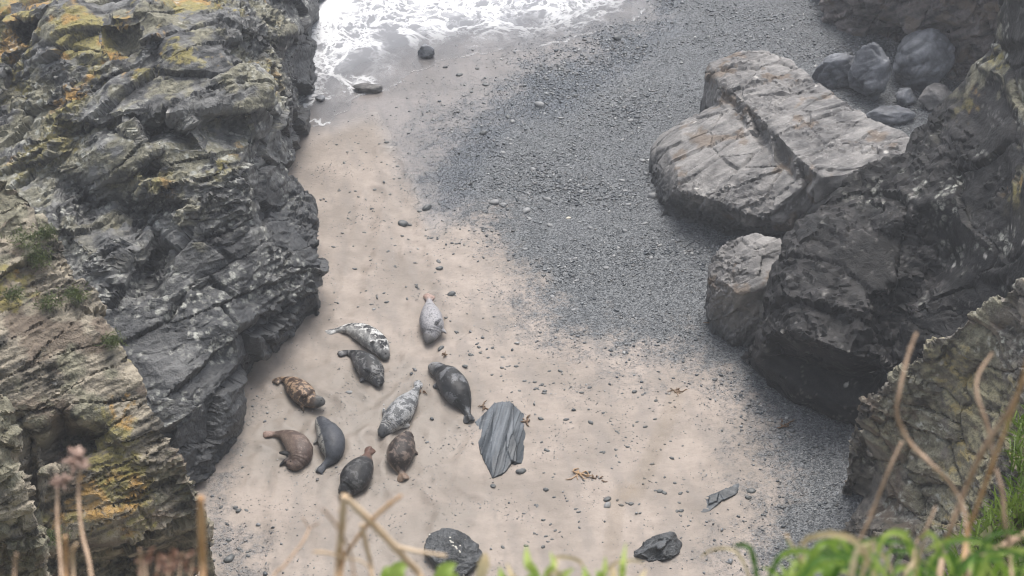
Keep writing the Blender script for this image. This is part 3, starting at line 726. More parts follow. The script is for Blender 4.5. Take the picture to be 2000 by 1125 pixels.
boulder('wedged_stone', 1768, 192, (0.42, 0.36, 0.36), 'rock_boulder', 'small grey stone below the round boulder', 67, sub=4)
boulder('wedged_stone', 1828, 190, (0.75, 0.5, 0.45), 'rock_pale', 'greenish grey stone against the dark headland', 68, sub=4, rot=(0, R(15), R(40)))
boulder('wedged_stone', 1740, 222, (0.8, 0.45, 0.32), 'rock_boulder', 'low dark stone behind the pale slab', 69, sub=4)
boulder('wedged_stone', 1858, 140, (0.3, 0.3, 0.24), 'rock_pale', 'pinkish stone beside the round boulder', 70, sub=4)
# ------------------------------------------------------------------ seals
def seal_mat(name, back, belly, spot, scale=9.0, amount=0.5, head=None, hind=None, pale=False, line=0.0, soft=0.35, rings=0.0, hto=0.07):
    m, n, l, bs = nt(name); g = G(n, l)
    P = g.pos().outputs['Position']
    t = g.attr('along'); d = g.attr('dorsal')
    nz = g.tex('Noise', P, scale * 0.9, Detail=4.0, Roughness=0.65, Distortion=0.35).outputs[0]
    fz = g.tex('Noise', P, 30.0, Detail=2.0, Roughness=0.6).outputs[0]
    dd = g.math('ADD', d, g.math('MULTIPLY', g.math('SUBTRACT', nz, 0.5), soft * 3))
    col = g.mix(g.range(dd, line - soft, line + soft), belly, back)
    sp = g.range(g.math('ADD', nz, g.math('MULTIPLY', g.math('SUBTRACT', fz, 0.5), 0.35)), 0.62 - 0.20 * amount, 0.66 - 0.19 * amount)
    col = g.mix(g.math('MULTIPLY', sp, 0.95), col, spot)
    if rings:
        wv = n.new('ShaderNodeMath'); wv.operation = 'SINE'; l.new(g.math('ADD', g.math('MULTIPLY', t, 150.0), g.math('MULTIPLY', nz, 9.0)), wv.inputs[0])
        rg = g.math('MULTIPLY', g.range(wv.outputs[0], 0.3, 0.9), g.math('MULTIPLY', g.range(t, 0.70, 0.76), g.range(t, 0.88, 0.84)))
        col = g.mix(g.math('MULTIPLY', rg, rings), col, (0.42, 0.41, 0.39))
    if head: col = g.mix(g.range(t, 0.84, 0.91), col, head)
    if hind: col = g.mix(g.range(t, hto, hto - 0.1), col, hind)
    col = g.mix(g.range(t, 0.975, 0.995), col, (0.015, 0.015, 0.016))
    col = g.mix(g.range(fz, 0.38, 0.7, 0.0, 0.5), col, (0.015, 0.015, 0.015))
    l.new(col, bs.inputs['Base Color'])
    bs.inputs['Roughness'].default_value = 0.52; bs.inputs['Specular IOR Level'].default_value = 0.3
    l.new(g.bump(fz, 0.25, 0.02), bs.inputs['Normal'])
    return m

EYE, n_, l_, b_ = nt('seal_eye'); b_.inputs['Base Color'].default_value = (0.006, 0.005, 0.005, 1); b_.inputs['Roughness'].default_value = 0.12
_T = [0, .05, .12, .22, .35, .48, .60, .70, .78, .84, .89, .93, .965, 1.0]
_R = [.22, .27, .38, .62, .88, 1.0, 1.0, .90, .73, .59, .54, .49, .39, .24]

def add_loft(V, F, C_, S_, U_, rx, rz, nseg=16):
    k0 = len(V); n = len(C_)
    for i in range(n):
        for j in range(nseg):
            a = 2 * math.pi * j / nseg
            V.append(C_[i] + S_[i] * rx[i] * math.cos(a) + U_[i] * rz[i] * math.sin(a))
    for i in range(n - 1):
        for j in range(nseg):
            F.append([k0 + i * nseg + j, k0 + i * nseg + (j + 1) % nseg, k0 + (i + 1) * nseg + (j + 1) % nseg, k0 + (i + 1) * nseg + j])
    F.append([k0 + j for j in range(nseg)][::-1]); F.append([k0 + (n - 1) * nseg + j for j in range(nseg)])

def paddle(V, F, a, b, w0, w1, th, up):
    """flipper: a flat tapering blade from a to b"""
    a = np.array(a, float); b = np.array(b, float); T = b - a; T /= np.linalg.norm(T)
    S = np.cross(T, up); S /= np.linalg.norm(S); U = np.cross(S, T)
    C_, rx, rz = [], [], []
    for k in range(9):
        u = k / 8
        C_.append(a + (b - a) * u + U * 0.03 * math.sin(u * 3.1)); wd = w0 + (w1 - w0) * u
        rx.append(wd * (1 if u < 0.85 else (0.9 if u < 0.95 else 0.62))); rz.append(th * (1.15 - 0.6 * u))
    add_loft(V, F, C_, [S] * 9, [U] * 9, rx, rz, 12)

def seal(spine, width, mat, label, roll=0.0, hind=None, fore=(), head_up=0.0, seed=0, hspread=7, hl=0.36, zoff=0.0):
    ns = 60
    sp = np.array(spine, float)
    W0 = at(sp[:, 0], sp[:, 1], 0.25)
    dist = np.linalg.norm(W0.mean(0) - [0, 0, CAM_H]); Rm = 0.94 * width / 2 / (FPX / dist)
    # spline through the measured centre line
    seg = np.concatenate([[0], np.cumsum(np.linalg.norm(np.diff(W0[:, :2], axis=0), axis=1))]); seg /= seg[-1]
    tt = np.linspace(0, 1, ns)
    pts = np.array([geometry.interpolate_bezier(*[Vector((0, 0, 0))] * 4, 2)[0]] * 0)
    def cr(t):
        k = min(max(np.searchsorted(seg, t) - 1, 0), len(seg) - 2)
        u = (t - seg[k]) / (seg[k + 1] - seg[k])
        p1, p2 = sp[k], sp[k + 1]; p0 = sp[k - 1] if k > 0 else 2 * p1 - p2; p3 = sp[k + 2] if k + 2 < len(sp) else 2 * p2 - p1
        return 0.5 * (2 * p1 + (p2 - p0) * u + (2 * p0 - 5 * p1 + 4 * p2 - p3) * u * u + (3 * p1 - p0 - 3 * p2 + p3) * u ** 3)
    pp = np.array([cr(t) for t in tt])
    rr = np.interp(tt, _T, _R) * Rm
    k = np.ones(7) / 7; rr = np.convolve(np.pad(rr, 3, mode='edge'), k, 'valid'); rr[-1] *= 0.55; rr[-2] *= 0.8
    cz = 0.80 * rr * 0.92 + head_up * sstep(0.72, 0.95, tt) + zoff
    Cc = at(pp[:, 0], pp[:, 1], cz)
    Cc[:, 2] = cz
    T = np.gradient(Cc, axis=0); T /= np.linalg.norm(T, axis=1)[:, None]
    up = np.array([0, 0, 1.0])
    S = np.cross(T, up); S /= np.linalg.norm(S, axis=1)[:, None]; U = np.cross(S, T)
    V, F = [], []
    add_loft(V, F, Cc, S, U, rr * 1.06, rr * 0.92, 28)
    # brow and muzzle
    hi = int(0.955 * (ns - 1)); 
    ro = R(roll)
    dors = lambda i: U[i] * math.cos(ro) + S[i] * math.sin(ro)
    side = lambda i: S[i] * math.cos(ro) - U[i] * math.sin(ro)
    add_loft(V, F, [Cc[i] + dors(i) * rr[i] * 0.12 for i in range(50, 58)], [side(i) for i in range(50, 58)], [dors(i) for i in range(50, 58)], [rr[i] * f for i, f in zip(range(50, 58), (.6, .85, .95, .95, .9, .85, .8, .7))], [rr[i] * .95 for i in range(50, 58)], 16)
    # hind flippers
    tb = -T[0]
    if hind:
        hp = at(hind[0], hind[1], 0.07); tb = hp - Cc[0]; hl = max(np.linalg.norm(tb), 0.25); tb = tb / np.linalg.norm(tb)
    for sgn in (-1, 1):
        a = R(hspread * 1.5) * sgn; q = np.array([tb[0] * math.cos(a) - tb[1] * math.sin(a), tb[0] * math.sin(a) + tb[1] * math.cos(a), 0])
        paddle(V, F, Cc[1] + S[0] * 0.03 * sgn, Cc[0] + q * hl + np.array([0, 0, 0.05 - cz[0] + 0.03 * sgn]), 0.07, 0.125, 0.04, up + 0.5 * S[0] * sgn)
    for f in fore:
        i0 = int(f[3] * (ns - 1)) if len(f) > 3 else int(0.68 * (ns - 1))
        tip = at(f[0], f[1], f[2]); v = tip - Cc[i0]; v = v - T[i0] * (v @ T[i0]); v /= np.linalg.norm(v)
        root = Cc[i0] + v * rr[i0] * 0.72
        L_ = np.linalg.norm(tip - root); Lw = min(max(L_, 0.22), 0.5)
        paddle(V, F, root, root + (tip - root) / L_ * Lw, 0.085, 0.055, 0.045, v + np.array([0, 0, 0.6]))
    c0 = Cc[ns // 2].copy(); c0[2] = 0
    me = bpy.data.meshes.new('seal_work'); me.from_pydata([tuple(v) for v in V], [], F); me.update()
    me = remeshed(me, 0.021)
    bm = bmesh.new(); bm.from_mesh(me)
    for _ in range(3): bmesh.ops.smooth_vert(bm, verts=bm.verts, factor=0.5, use_axis_x=True, use_axis_y=True, use_axis_z=True)
    bm.to_mesh(me); bm.free(); me.update()
    P = np.empty(len(me.vertices) * 3, np.float32); me.vertices.foreach_get('co', P); P = P.reshape(-1, 3).astype(float)
    N = vnormals(me)
    D2 = ((P[:, None, :] - Cc[None]) ** 2).sum(2); ni = D2.argmin(1); al = tt[ni]
    rel = P - Cc[ni]; dv = np.array([dors(i) for i in range(ns)])[ni]
    do = (rel * dv).sum(1) / (rr[ni] + 1e-6)
    back = ((P - Cc[0]) @ -T[0]); al = np.where(ni == 0, -np.clip(back, 0, 1) * 0.4, al)
    wr = 0.005 * np.sin(al * 150 + 2.0 * fbm(P * 5, 2, seed)) * sstep(0.68, 0.74, al) * sstep(0.88, 0.84, al)
    P = P + N * (wr + 0.018 * fbm(P * 2.5, 3, seed + 1) * sstep(0.1, 0.3, al))[:, None]
    P[:, 2] = np.maximum(P[:, 2], 0.012)
    me.vertices.foreach_set('co', (P - c0).astype(np.float32).ravel())
    for key, val in (('along', al), ('dorsal', do)):
        a = me.attributes.new(key, 'FLOAT', 'POINT'); a.data.foreach_set('value', np.asarray(val, np.float32))
    me.polygons.foreach_set('use_smooth', np.ones(len(me.polygons), bool)); me.update()
    me.name = 'seal'; me.materials.append(mat)
    o = bpy.data.objects.new('seal', me); C.objects.link(o); o.location = (c0[0], c0[1], GZ(c0))
    tag(o, label, 'seal', 'seals hauled out on the sand')
    for sgn in (-1, 1):
        i = 55; p = Cc[i] + (dors(i) * 0.62 + side(i) * 0.72 * sgn) * rr[i] * 1.02 - c0
        bm = bmesh.new(); bmesh.ops.create_icosphere(bm, subdivisions=2, radius=0.022); em = bpy.data.meshes.new('eye'); bm.to_mesh(em); bm.free()
        em.materials.append(EYE); e = bpy.data.objects.new('eye', em); C.objects.link(e); e.parent = o; e.location = p
    return o

def GZ(p):
    return float(ground(np.array([[p[0], p[1], 0.0]]))[0][0]) - 0.015

S_silver = seal_mat('silver_fur', (0.22, 0.22, 0.24), (0.32, 0.315, 0.33), (0.15, 0.15, 0.16), 6, 0.3, head=(0.12, 0.115, 0.115), hind=(0.36, 0.25, 0.21), line=-0.2)
S_dapple = seal_mat('dappled_fur', (0.022, 0.023, 0.026), (0.30, 0.30, 0.295), (0.58, 0.58, 0.56), 8, 0.60, head=(0.11, 0.11, 0.11), line=0.25, soft=0.25)
S_char = seal_mat('charcoal_fur', (0.016, 0.0165, 0.018), (0.075, 0.075, 0.08), (0.22, 0.22, 0.22), 7, 0.42, line=0.0, rings=0.5)
S_tan = seal_mat('tan_fur', (0.055, 0.034, 0.024), (0.13, 0.10, 0.080), (0.36, 0.25, 0.165), 8, 0.55, head=(0.085, 0.085, 0.083), line=0.1)
S_rust = seal_mat('reddish_brown_fur', (0.085, 0.058, 0.047), (0.20, 0.15, 0.122), (0.19, 0.14, 0.115), 6, 0.5, hind=(0.27, 0.185, 0.15), line=-0.1, soft=0.5)
S_slate = seal_mat('slate_grey_fur', (0.050, 0.055, 0.066), (0.26, 0.255, 0.235), (0.036, 0.04, 0.048), 4, 0.2, line=-0.05, soft=0.08)
S_white = seal_mat('silver_white_fur', (0.30, 0.305, 0.31), (0.48, 0.48, 0.47), (0.075, 0.08, 0.085), 5, 0.62, head=(0.07, 0.073, 0.076), line=0.0, soft=0.6, rings=0.9)
S_brownblack = seal_mat('brown_black_fur', (0.016, 0.016, 0.017), (0.060, 0.042, 0.036), (0.10, 0.10, 0.10), 6, 0.42, hind=(0.115, 0.062, 0.045), line=-0.1, hto=0.26)
S_mottle = seal_mat('mottled_brown_fur', (0.028, 0.020, 0.017), (0.28, 0.23, 0.19), (0.17, 0.13, 0.105), 6, 0.5, hind=(0.20, 0.14, 0.10), line=-0.15, soft=0.3)
S_black = seal_mat('black_fur', (0.013, 0.0135, 0.015), (0.055, 0.057, 0.062), (0.15, 0.155, 0.165), 3, 0.35, head=(0.20, 0.20, 0.20), line=0.0)

seal([(838, 588), (840, 612), (843, 636), (842, 655), (832, 672)], 48, S_silver, 'pale silver seal on its back, pink hind flippers, farthest from the others', roll=150, hind=(838, 580), fore=[(862, 625, .62), (872, 655, .15)], seed=1, hspread=15)
seal([(652, 647), (684, 643), (717, 656), (741, 676), (756, 703)], 45, S_dapple, 'black and white dappled seal lying behind the charcoal one', roll=-50, hind=(634, 651), fore=[(722, 668, .55)], seed=2, hspread=7)
seal([(676, 690), (696, 696), (716, 714), (732, 733), (743, 756)], 48, S_char, 'charcoal mottled seal pressed against the dappled seal', roll=-40, hind=(667, 691), fore=[(703, 748, .06), (708, 722, .55)], seed=3, hspread=9)
seal([(547, 743), (565, 749), (586, 766), (607, 785), (634, 788)], 47, S_tan, 'golden brown mottled seal with a pale crown, nearest the outcrop', roll=-15, hind=(536, 749), fore=[(594, 806, .05), (592, 776, .55)], head_up=0.12, seed=4, hspread=12)
seal([(532, 848), (558, 851), (580, 867), (588, 888), (578, 908), (562, 905)], 49, S_rust, 'curled reddish brown seal with pink hind flippers', roll=-60, hind=(514, 847), fore=[(544, 884, .2), (546, 911, .05)], seed=5, hspread=8)
seal([(630, 912), (646, 897), (650, 876), (644, 852), (632, 832), (623, 818)], 53, S_slate, 'smooth slate grey seal with a cream flank', roll=48, hind=(621, 920), fore=[(612, 868, .05)], head_up=0.05, seed=6, hspread=8)
seal([(817, 757), (806, 773), (788, 797), (768, 823), (741, 853)], 51, S_white, 'silvery white seal with a dark head lying at the centre of the group', roll=5, hind=(818, 750), fore=[(748, 796, .1), (800, 832, .05)], seed=7, hspread=8, hl=0.25)
seal([(719, 886), (713, 902), (700, 923), (686, 945), (668, 970)], 60, S_brownblack, 'blackish seal with a russet rump behind the bent dry stem', roll=10, hind=(722, 880), fore=[(670, 918, .06)], seed=8, hspread=9, hl=0.25)
seal([(785, 928), (781, 910), (782, 888), (790, 866), (799, 850)], 56, S_mottle, 'stout dark brown mottled seal facing away with folded hind flippers', roll=30, hind=(788, 937), fore=[(814, 888, .06)], seed=9, hspread=12)
seal([(914, 813), (905, 789), (890, 762), (871, 734), (840, 716)], 57, S_black, 'glossy black seal with a grey muzzle, beside the slate slab', roll=20, hind=(917, 826), fore=[(846, 758, .05)], seed=10, hspread=10)
# ------------------------------------------------------------------ shingle and stones
def rot_mats(r, n, tilt=0.35):
    a = r.uniform(0, 2 * np.pi, n); b = r.normal(0, tilt, n); c = r.normal(0, tilt, n)
    ca, sa, cb, sb, cc, scn = np.cos(a), np.sin(a), np.cos(b), np.sin(b), np.cos(c), np.sin(c)
    z0, o1 = np.zeros(n), np.ones(n)
    Rz = np.stack([ca, -sa, z0, sa, ca, z0, z0, z0, o1], 1).reshape(n, 3, 3)
    Rx = np.stack([o1, z0, z0, z0, cb, -sb, z0, sb, cb], 1).reshape(n, 3, 3)
    Ry = np.stack([cc, z0, scn, z0, o1, z0, -scn, z0, cc], 1).reshape(n, 3, 3)
    return Rx @ Ry @ Rz if False else Rz @ Rx @ Ry

def ico(sub):
    bm = bmesh.new(); bmesh.ops.create_icosphere(bm, subdivisions=sub, radius=1.0); bm.verts.ensure_lookup_table()
    v = np.array([x.co[:] for x in bm.verts]); f = np.array([[x.index for x in y.verts] for y in bm.faces]); bm.free(); return v, f
OCT = (np.array([(1, 0, 0), (0, 1, 0), (-1, 0, 0), (0, -1, 0), (0, 0, 1), (0, 0, -1)], float), np.array([(0, 1, 4), (1, 2, 4), (2, 3, 4), (3, 0, 4), (1, 0, 5), (2, 1, 5), (3, 2, 5), (0, 3, 5)]))
ICO = ico(1)

def pebble_field(pos, size, base, r, flatness=0.5):
    n = len(pos); bv, bf = base
    scl = np.stack([size * r.uniform(0.8, 1.5, n), size * r.uniform(0.6, 1.0, n), size * r.uniform(flatness * 0.6, flatness * 1.3, n)], 1)
    jit = 1 + r.normal(0, 0.16, (n, len(bv), 1))
    V = (bv[None] * jit) * scl[:, None, :]
    V = np.einsum('nij,nkj->nki', rot_mats(r, n), V) + pos[:, None, :]
    F = bf[None] + (np.arange(n) * len(bv))[:, None, None]
    return V.reshape(-1, 3), F.reshape(-1, 3), np.repeat(r.uniform(0, 1, n), len(bv))

def pebble_mat(name, cols, rough=0.36):
    m, n, l, bs = nt(name); g = G(n, l)
    a = g.attr('shade'); cr = n.new('ShaderNodeValToRGB'); l.new(a, cr.inputs[0])
    el = cr.color_ramp.elements; el[0].position = 0; el[0].color = (*cols[0], 1); el[1].position = 1; el[1].color = (*cols[-1], 1)
    for k, c in enumerate(cols[1:-1]):
        e = el.new((k + 1) / (len(cols) - 1)); e.color = (*c, 1)
    l.new(cr.outputs[0], bs.inputs['Base Color']); bs.inputs['Roughness'].default_value = rough
    return m
M['pebble'] = pebble_mat('mixed_pebbles', [(0.030, 0.037, 0.044), (0.050, 0.058, 0.066), (0.072, 0.080, 0.088), (0.095, 0.102, 0.108), (0.125, 0.12, 0.115), (0.15, 0.16, 0.17), (0.30, 0.30, 0.295)])

r4 = np.random.default_rng(44)
def scatter(n):
    P = np.stack([r4.uniform(-13, 15, n), r4.uniform(30.5, 66, n), np.zeros(n)], 1)
    px, py = project(P)
    ok = (px > 330) & (px < 1900) & (py > -40) & (py < 1165)
    P = P[ok]; z, sd, dens = ground(P); P[:, 2] = z
    return P, dens, sd

Vs, Fs, As, off = [], [], [], 0
def add_field(v, f, a):
    global off
    Vs.append(v); Fs.append(f + off); As.append(a); off += len(v)
P, dn, sdv = scatter(170000)
u = r4.uniform(0, 1, len(P)); k = (u < dn ** 1.5 * 0.85) & (sdv < 1.5)
P = P[k]; s_ = np.exp(r4.normal(math.log(0.023), 0.34, len(P)) + 0.7 * fbm(P * np.array([0.22, 0.5, 0]) + 6, 3, 97))
big = s_ > 0.038
P[:, 2] += s_ * 0.15
add_field(*pebble_field(P[~big], s_[~big], OCT, r4)); add_field(*pebble_field(P[big], s_[big], ICO, r4))
# fewer, larger stones in the shingle and specks on the sand
P, dn, sdv = scatter(26000)
u = r4.uniform(0, 1, len(P)); clump = fbm(P * np.array([0.55, 0.55, 0]) + 9, 3, 91)
k = (u < 0.13 * dn + 0.05 * sstep(0.05, 0.45, clump)) & (sdv < 2.5); P = P[k]
s_ = np.clip(np.exp(r4.normal(math.log(0.044), 0.32, len(P))), 0.02, 0.085); P[:, 2] += s_ * 0.15
add_field(*pebble_field(P, s_, ICO, r4))
P, dn, sdv = scatter(150000)
u = r4.uniform(0, 1, len(P)); clump = fbm(P * np.array([0.8, 0.8, 0]) + 2, 3, 93)
k = (u < 0.07 + 0.55 * sstep(-0.05, 0.4, clump)) & (dn < 0.5) & (sdv < 0.5); P = P[k]
s_ = np.exp(r4.normal(math.log(0.016), 0.35, len(P)))
add_field(*pebble_field(P, s_, OCT, r4))
tag(mesh_obj('shingle', np.vstack(Vs), np.vstack(Fs), M['pebble'], attrs={'shade': np.concatenate(As)}), 'dark grey shingle and pebbles spread over the sand', kind='stuff')

# single stones that can be picked out
M['stone_dark'] = pebble_mat('dark_stone', [(0.045, 0.050, 0.052), (0.085, 0.09, 0.09)], 0.5)
M['stone_pale'] = pebble_mat('pale_stone', [(0.16, 0.165, 0.17), (0.24, 0.24, 0.24)], 0.55)
M['stone_white'] = pebble_mat('white_stone', [(0.5, 0.46, 0.38), (0.6, 0.56, 0.48)], 0.6)
def stone_mesh(seed, mat, flat):
    r = np.random.default_rng(seed); v, f = ico(2); v = v.copy()
    for q in range(7):
        d = r.normal(size=3); d /= np.linalg.norm(d); t = v @ d; v -= np.outer(np.maximum(t - r.uniform(0.6, 0.85), 0) * 0.9, d)
    v *= np.array([1.25, 0.85, flat])
    me = bpy.data.meshes.new('beach_stone'); me.from_pydata([tuple(x) for x in v], [], f.tolist()); me.materials.append(mat)
    me.polygons.foreach_set('use_smooth', np.ones(len(me.polygons), bool))
    a = me.attributes.new('shade', 'FLOAT', 'POINT'); a.data.foreach_set('value', np.clip(0.5 + fbm(v * 1.5 + seed, 3, seed), 0, 1).astype(np.float32)); me.update()
    return me
SM = {k: [stone_mesh(i + 100 * j, M[k], 0.5 + 0.06 * i) for i in range(5)] for j, k in enumerate(('stone_dark', 'stone_pale', 'stone_white'))}
def stone(px, py, wpx, label, group, kind='stone_dark'):
    p = at(px, py, 0.02); p[2] = 0; gz = GZ(p)
    s_ = wpx / 2.5 / (FPX / np.linalg.norm(p - [0, 0, CAM_H]))
    o = bpy.data.objects.new('beach_stone', SM[kind][int(r4.integers(5))]); C.objects.link(o)
    o.location = (p[0], p[1], gz + s_ * 0.18); o.scale = (s_, s_ * r4.uniform(0.8, 1.1), s_ * r4.uniform(0.8, 1.2))
    o.rotation_euler = (r4.normal(0, 0.15), r4.normal(0, 0.15), r4.normal(0.1, 0.6))
    return tag(o, label, 'stone', group)
for px, py, w_, lab, kd in [
    (786, 438, 27, 'long flat blue-grey stone alone on the smooth sand', 'stone_dark'), (835, 408, 26, 'dark lumpy stone where sand meets shingle', 'stone_dark'),
    (1028, 414, 24, 'large rounded pale stone in the middle of the shingle', 'stone_pale'), (966, 397, 26, 'long pale pebble pair end to end in shingle, larger one', 'stone_pale'),
    (983, 403, 18, 'smaller pale pebble just right of the long one', 'stone_pale'), (1070, 392, 22, 'flat pale stone up the shingle from the large rounded one', 'stone_pale'),
    (1055, 207, 25, 'pale squarish stone on wet shingle towards the sea', 'stone_pale'), (943, 262, 18, 'dark round stone at the top corner of the shingle', 'stone_dark'),
    (1207, 75, 26, 'brownish stone in the wet shingle nearest the foam', 'stone_dark'), (1110, 428, 12, 'small creamy white stone in the dark shingle', 'stone_white'),
    (862, 682, 20, 'grey stone just below the pale silver seal', 'stone_dark'), (907, 719, 17, 'dark oval stone behind the black seal', 'stone_dark'),
    (683, 770, 16, 'pale stone between charcoal and golden brown seals', 'stone_pale'), (858, 528, 17, 'lower of two dark stones up the sand from the silver seal', 'stone_dark'),
    (856, 514, 14, 'upper of two dark stones up the sand from the silver seal', 'stone_dark'), (882, 577, 22, 'flat dark stone beside the pink hind flippers', 'stone_dark'),
    (1107, 823, 15, 'round dark stone on sand, level with the slate slab', 'stone_dark'), (1154, 829, 16, 'broken dark stone further along from the slate slab', 'stone_dark'),
    (1018, 924, 24, 'smooth oblong stone just below the slate slab', 'stone_dark'), (962, 951, 16, 'dark stone below the pointed end of the slate slab', 'stone_dark'),
    (1186, 977, 20, 'dark domed stone above a pale one', 'stone_dark'), (1186, 990, 20, 'pale flat stone directly below the domed one', 'stone_pale'),
    (1288, 962, 16, 'round dark stone beside the long half-buried rock', 'stone_dark'), (448, 1094, 26, 'dark jagged stone near the foot of the mossy spur', 'stone_dark'),
    (1392, 651, 9, 'tiny bright white stone by the flat-topped boulder', 'stone_white'), (1466, 962, 20, 'grey cobble at the end of the half-buried rock', 'stone_dark'),
    (1462, 975, 16, 'small rounded cobble below the half-buried rock tip', 'stone_dark'), (1276, 385, 22, 'pale oblong stone at the foot of the biggest pale boulder', 'stone_pale')]:
    stone(px, py, w_, lab, 'distinct stones on the beach', kd)
def strew(n, poly, lo, hi, label, group, kind='stone_dark', clump=0.0):
    xs, ys = zip(*poly); k = 0
    while k < n:
        x, y = r4.uniform(min(xs), max(xs)), r4.uniform(min(ys), max(ys))
        if poly_sd(np.array([x]), np.array([y]), poly)[0] < 0: continue
        if any(abs(x - q[0]) < q[2] and abs(y - q[1]) < q[3] for q in KEEP): continue
        if clump and fbm(np.array([[x / 60, y / 45, 0.5]]), 2, 95)[0] < r4.normal(0.05, clump): continue
        STREWN.append((stone(x, y, min(lo * math.exp(abs(r4.normal(0, 0.35))), hi), label, group, kind), x, y, kind)); k += 1
STREWN = []
KEEP = [(850, 632, 40, 70), (700, 690, 80, 70), (590, 770, 75, 50), (555, 880, 60, 60), (640, 865, 50, 70), (780, 805, 55, 70), (695, 930, 50, 70), (785, 890, 45, 60), (880, 770, 65, 70), (980, 860, 60, 90), (880, 1075, 60, 60), (1280, 1075, 60, 45), (1405, 972, 60, 40)]
strew(62, [(640, 270), (760, 260), (850, 420), (850, 560), (780, 600), (650, 600), (640, 500)], 6, 11, 'small dark stone scattered on smooth sand between outcrop and shingle', 'small stones on the smooth sand')
strew(95, [(1010, 720), (1250, 740), (1350, 860), (1340, 1080), (960, 1080), (1000, 960), (1050, 900), (1040, 800)], 7, 14, 'dark stone strewn on the pink sand below the shingle', 'stones below the shingle', clump=0.15)
strew(28, [(880, 640), (1000, 700), (1100, 780), (1030, 790), (930, 720)], 7, 14, 'dark stone lying between the silver seal and the shingle', 'stones beside the seals')
strew(45, [(900, 280), (1050, 220), (1250, 200), (1260, 380), (1290, 520), (1100, 620), (1000, 450)], 9, 15, 'pale flat pebble lying in the dark shingle bank', 'pale pebbles in the shingle', 'stone_pale')
strew(32, [(860, 130), (1150, 100), (1280, 60), (1200, 200), (950, 240), (820, 200)], 8, 15, 'dark stone on wet ground just below the foam', 'stones near the foam')
strew(18, [(420, 940), (500, 960), (540, 1110), (420, 1110)], 7, 14, 'dark stone on sand at the foot of the mossy spur', 'stones by the mossy spur')

# name every strewn stone by the find-able thing it lies closest to
MARKS = [((980, 860), 'the slate slab'), ((850, 632), 'the pale silver seal'), ((715, 665), 'the dappled seal'), ((590, 770), 'the golden brown seal'), ((570, 880), 'the curled reddish seal'),
         ((693, 930), 'the blackish seal'), ((880, 770), 'the glossy black seal'), ((885, 1085), 'the limpet-dotted boulder'), ((1280, 1075), 'the wedge-shaped rock'), ((1400, 975), 'the long half-buried rock'),
         ((1130, 928), 'the straw-coloured weed'), ((1325, 768), 'the reddish brown weed tangle'), ((1028, 414), 'the large rounded pale stone in the shingle'), ((1055, 207), 'the pale squarish stone'),
         ((1350, 330), 'the biggest pale boulder'), ((832, 100), 'the lone brown stone at the foam'), ((786, 438), 'the long flat blue-grey stone'), ((835, 408), 'the lumpy stone at the shingle edge'),
         ((722, 172), 'the flat rock ringed by wash'), ((1110, 428), 'the creamy white stone'), ((448, 1094), 'the jagged stone by the mossy spur'), ((943, 262), 'the round stone topping the shingle'),
         ((1207, 75), 'the brownish stone nearest the foam'), ((1186, 984), 'the domed stone above a pale one'), ((862, 682), 'the grey stone below the silver seal'), ((1392, 651), 'the tiny white stone')]
ORD = 'nearest;second nearest;third nearest;fourth nearest;fifth nearest;sixth nearest;seventh nearest;eighth nearest;ninth nearest;tenth nearest;eleventh nearest;twelfth nearest;thirteenth nearest;fourteenth nearest;fifteenth nearest;sixteenth nearest;seventeenth nearest;eighteenth nearest'.split(';')
buckets = {}
for o_, x, y, kind in STREWN:
    k = min(range(len(MARKS)), key=lambda i: math.hypot(MARKS[i][0][0] - x, (MARKS[i][0][1] - y) * 1.3)); dx, dy = x - MARKS[k][0][0], y - MARKS[k][0][1]
    side = ('right of' if dx > 0 else 'left of') if abs(dx) > abs(dy) else ('below' if dy > 0 else 'above')
    buckets.setdefault((k, side, 'pale' if kind == 'stone_pale' else 'dark'), []).append((math.hypot(dx, dy), o_))
for (k, side, tone_), L_ in buckets.items():
    L_.sort(key=lambda q: q[0])
    for i_, (_, o_) in enumerate(L_): o_['label'] = '%s small %s stone %s %s' % (ORD[min(i_, len(ORD) - 1)], tone_, side, MARKS[k][1])

# seaweed
WEED, n, l, bs = nt('brown_seaweed'); bs.inputs['Base Color'].default_value = (0.11, 0.060, 0.025, 1); bs.inputs['Roughness'].default_value = 0.4
WEED2, n, l, bs = nt('dry_straw_seaweed'); bs.inputs['Base Color'].default_value = (0.30, 0.19, 0.10, 1)
def tube_mesh(lines, sides=6):
    V, F = [], []
    for pts, rad in lines:
        pts = np.array(pts, float); n = len(pts); T = np.gradient(pts, axis=0); T /= np.linalg.norm(T, axis=1)[:, None] + 1e-9
        ref = np.array([0, 0, 1.0]) if abs(T[0][2]) < 0.8 else np.array([1.0, 0, 0])
        S = np.cross(T, ref); S /= np.linalg.norm(S, axis=1)[:, None] + 1e-9; U = np.cross(S, T); k0 = len(V)
        for i in range(n):
            for j in range(sides):
                a = 2 * math.pi * j / sides; V.append(pts[i] + rad[i] * (S[i] * math.cos(a) + U[i] * math.sin(a)))
        for i in range(n - 1):
            for j in range(sides): F.append((k0 + i * sides + j, k0 + i * sides + (j + 1) % sides, k0 + (i + 1) * sides + (j + 1) % sides, k0 + (i + 1) * sides + j))
        F.append(tuple(k0 + j for j in range(sides))[::-1]); F.append(tuple(k0 + (n - 1) * sides + j for j in range(sides)))
    return V, F
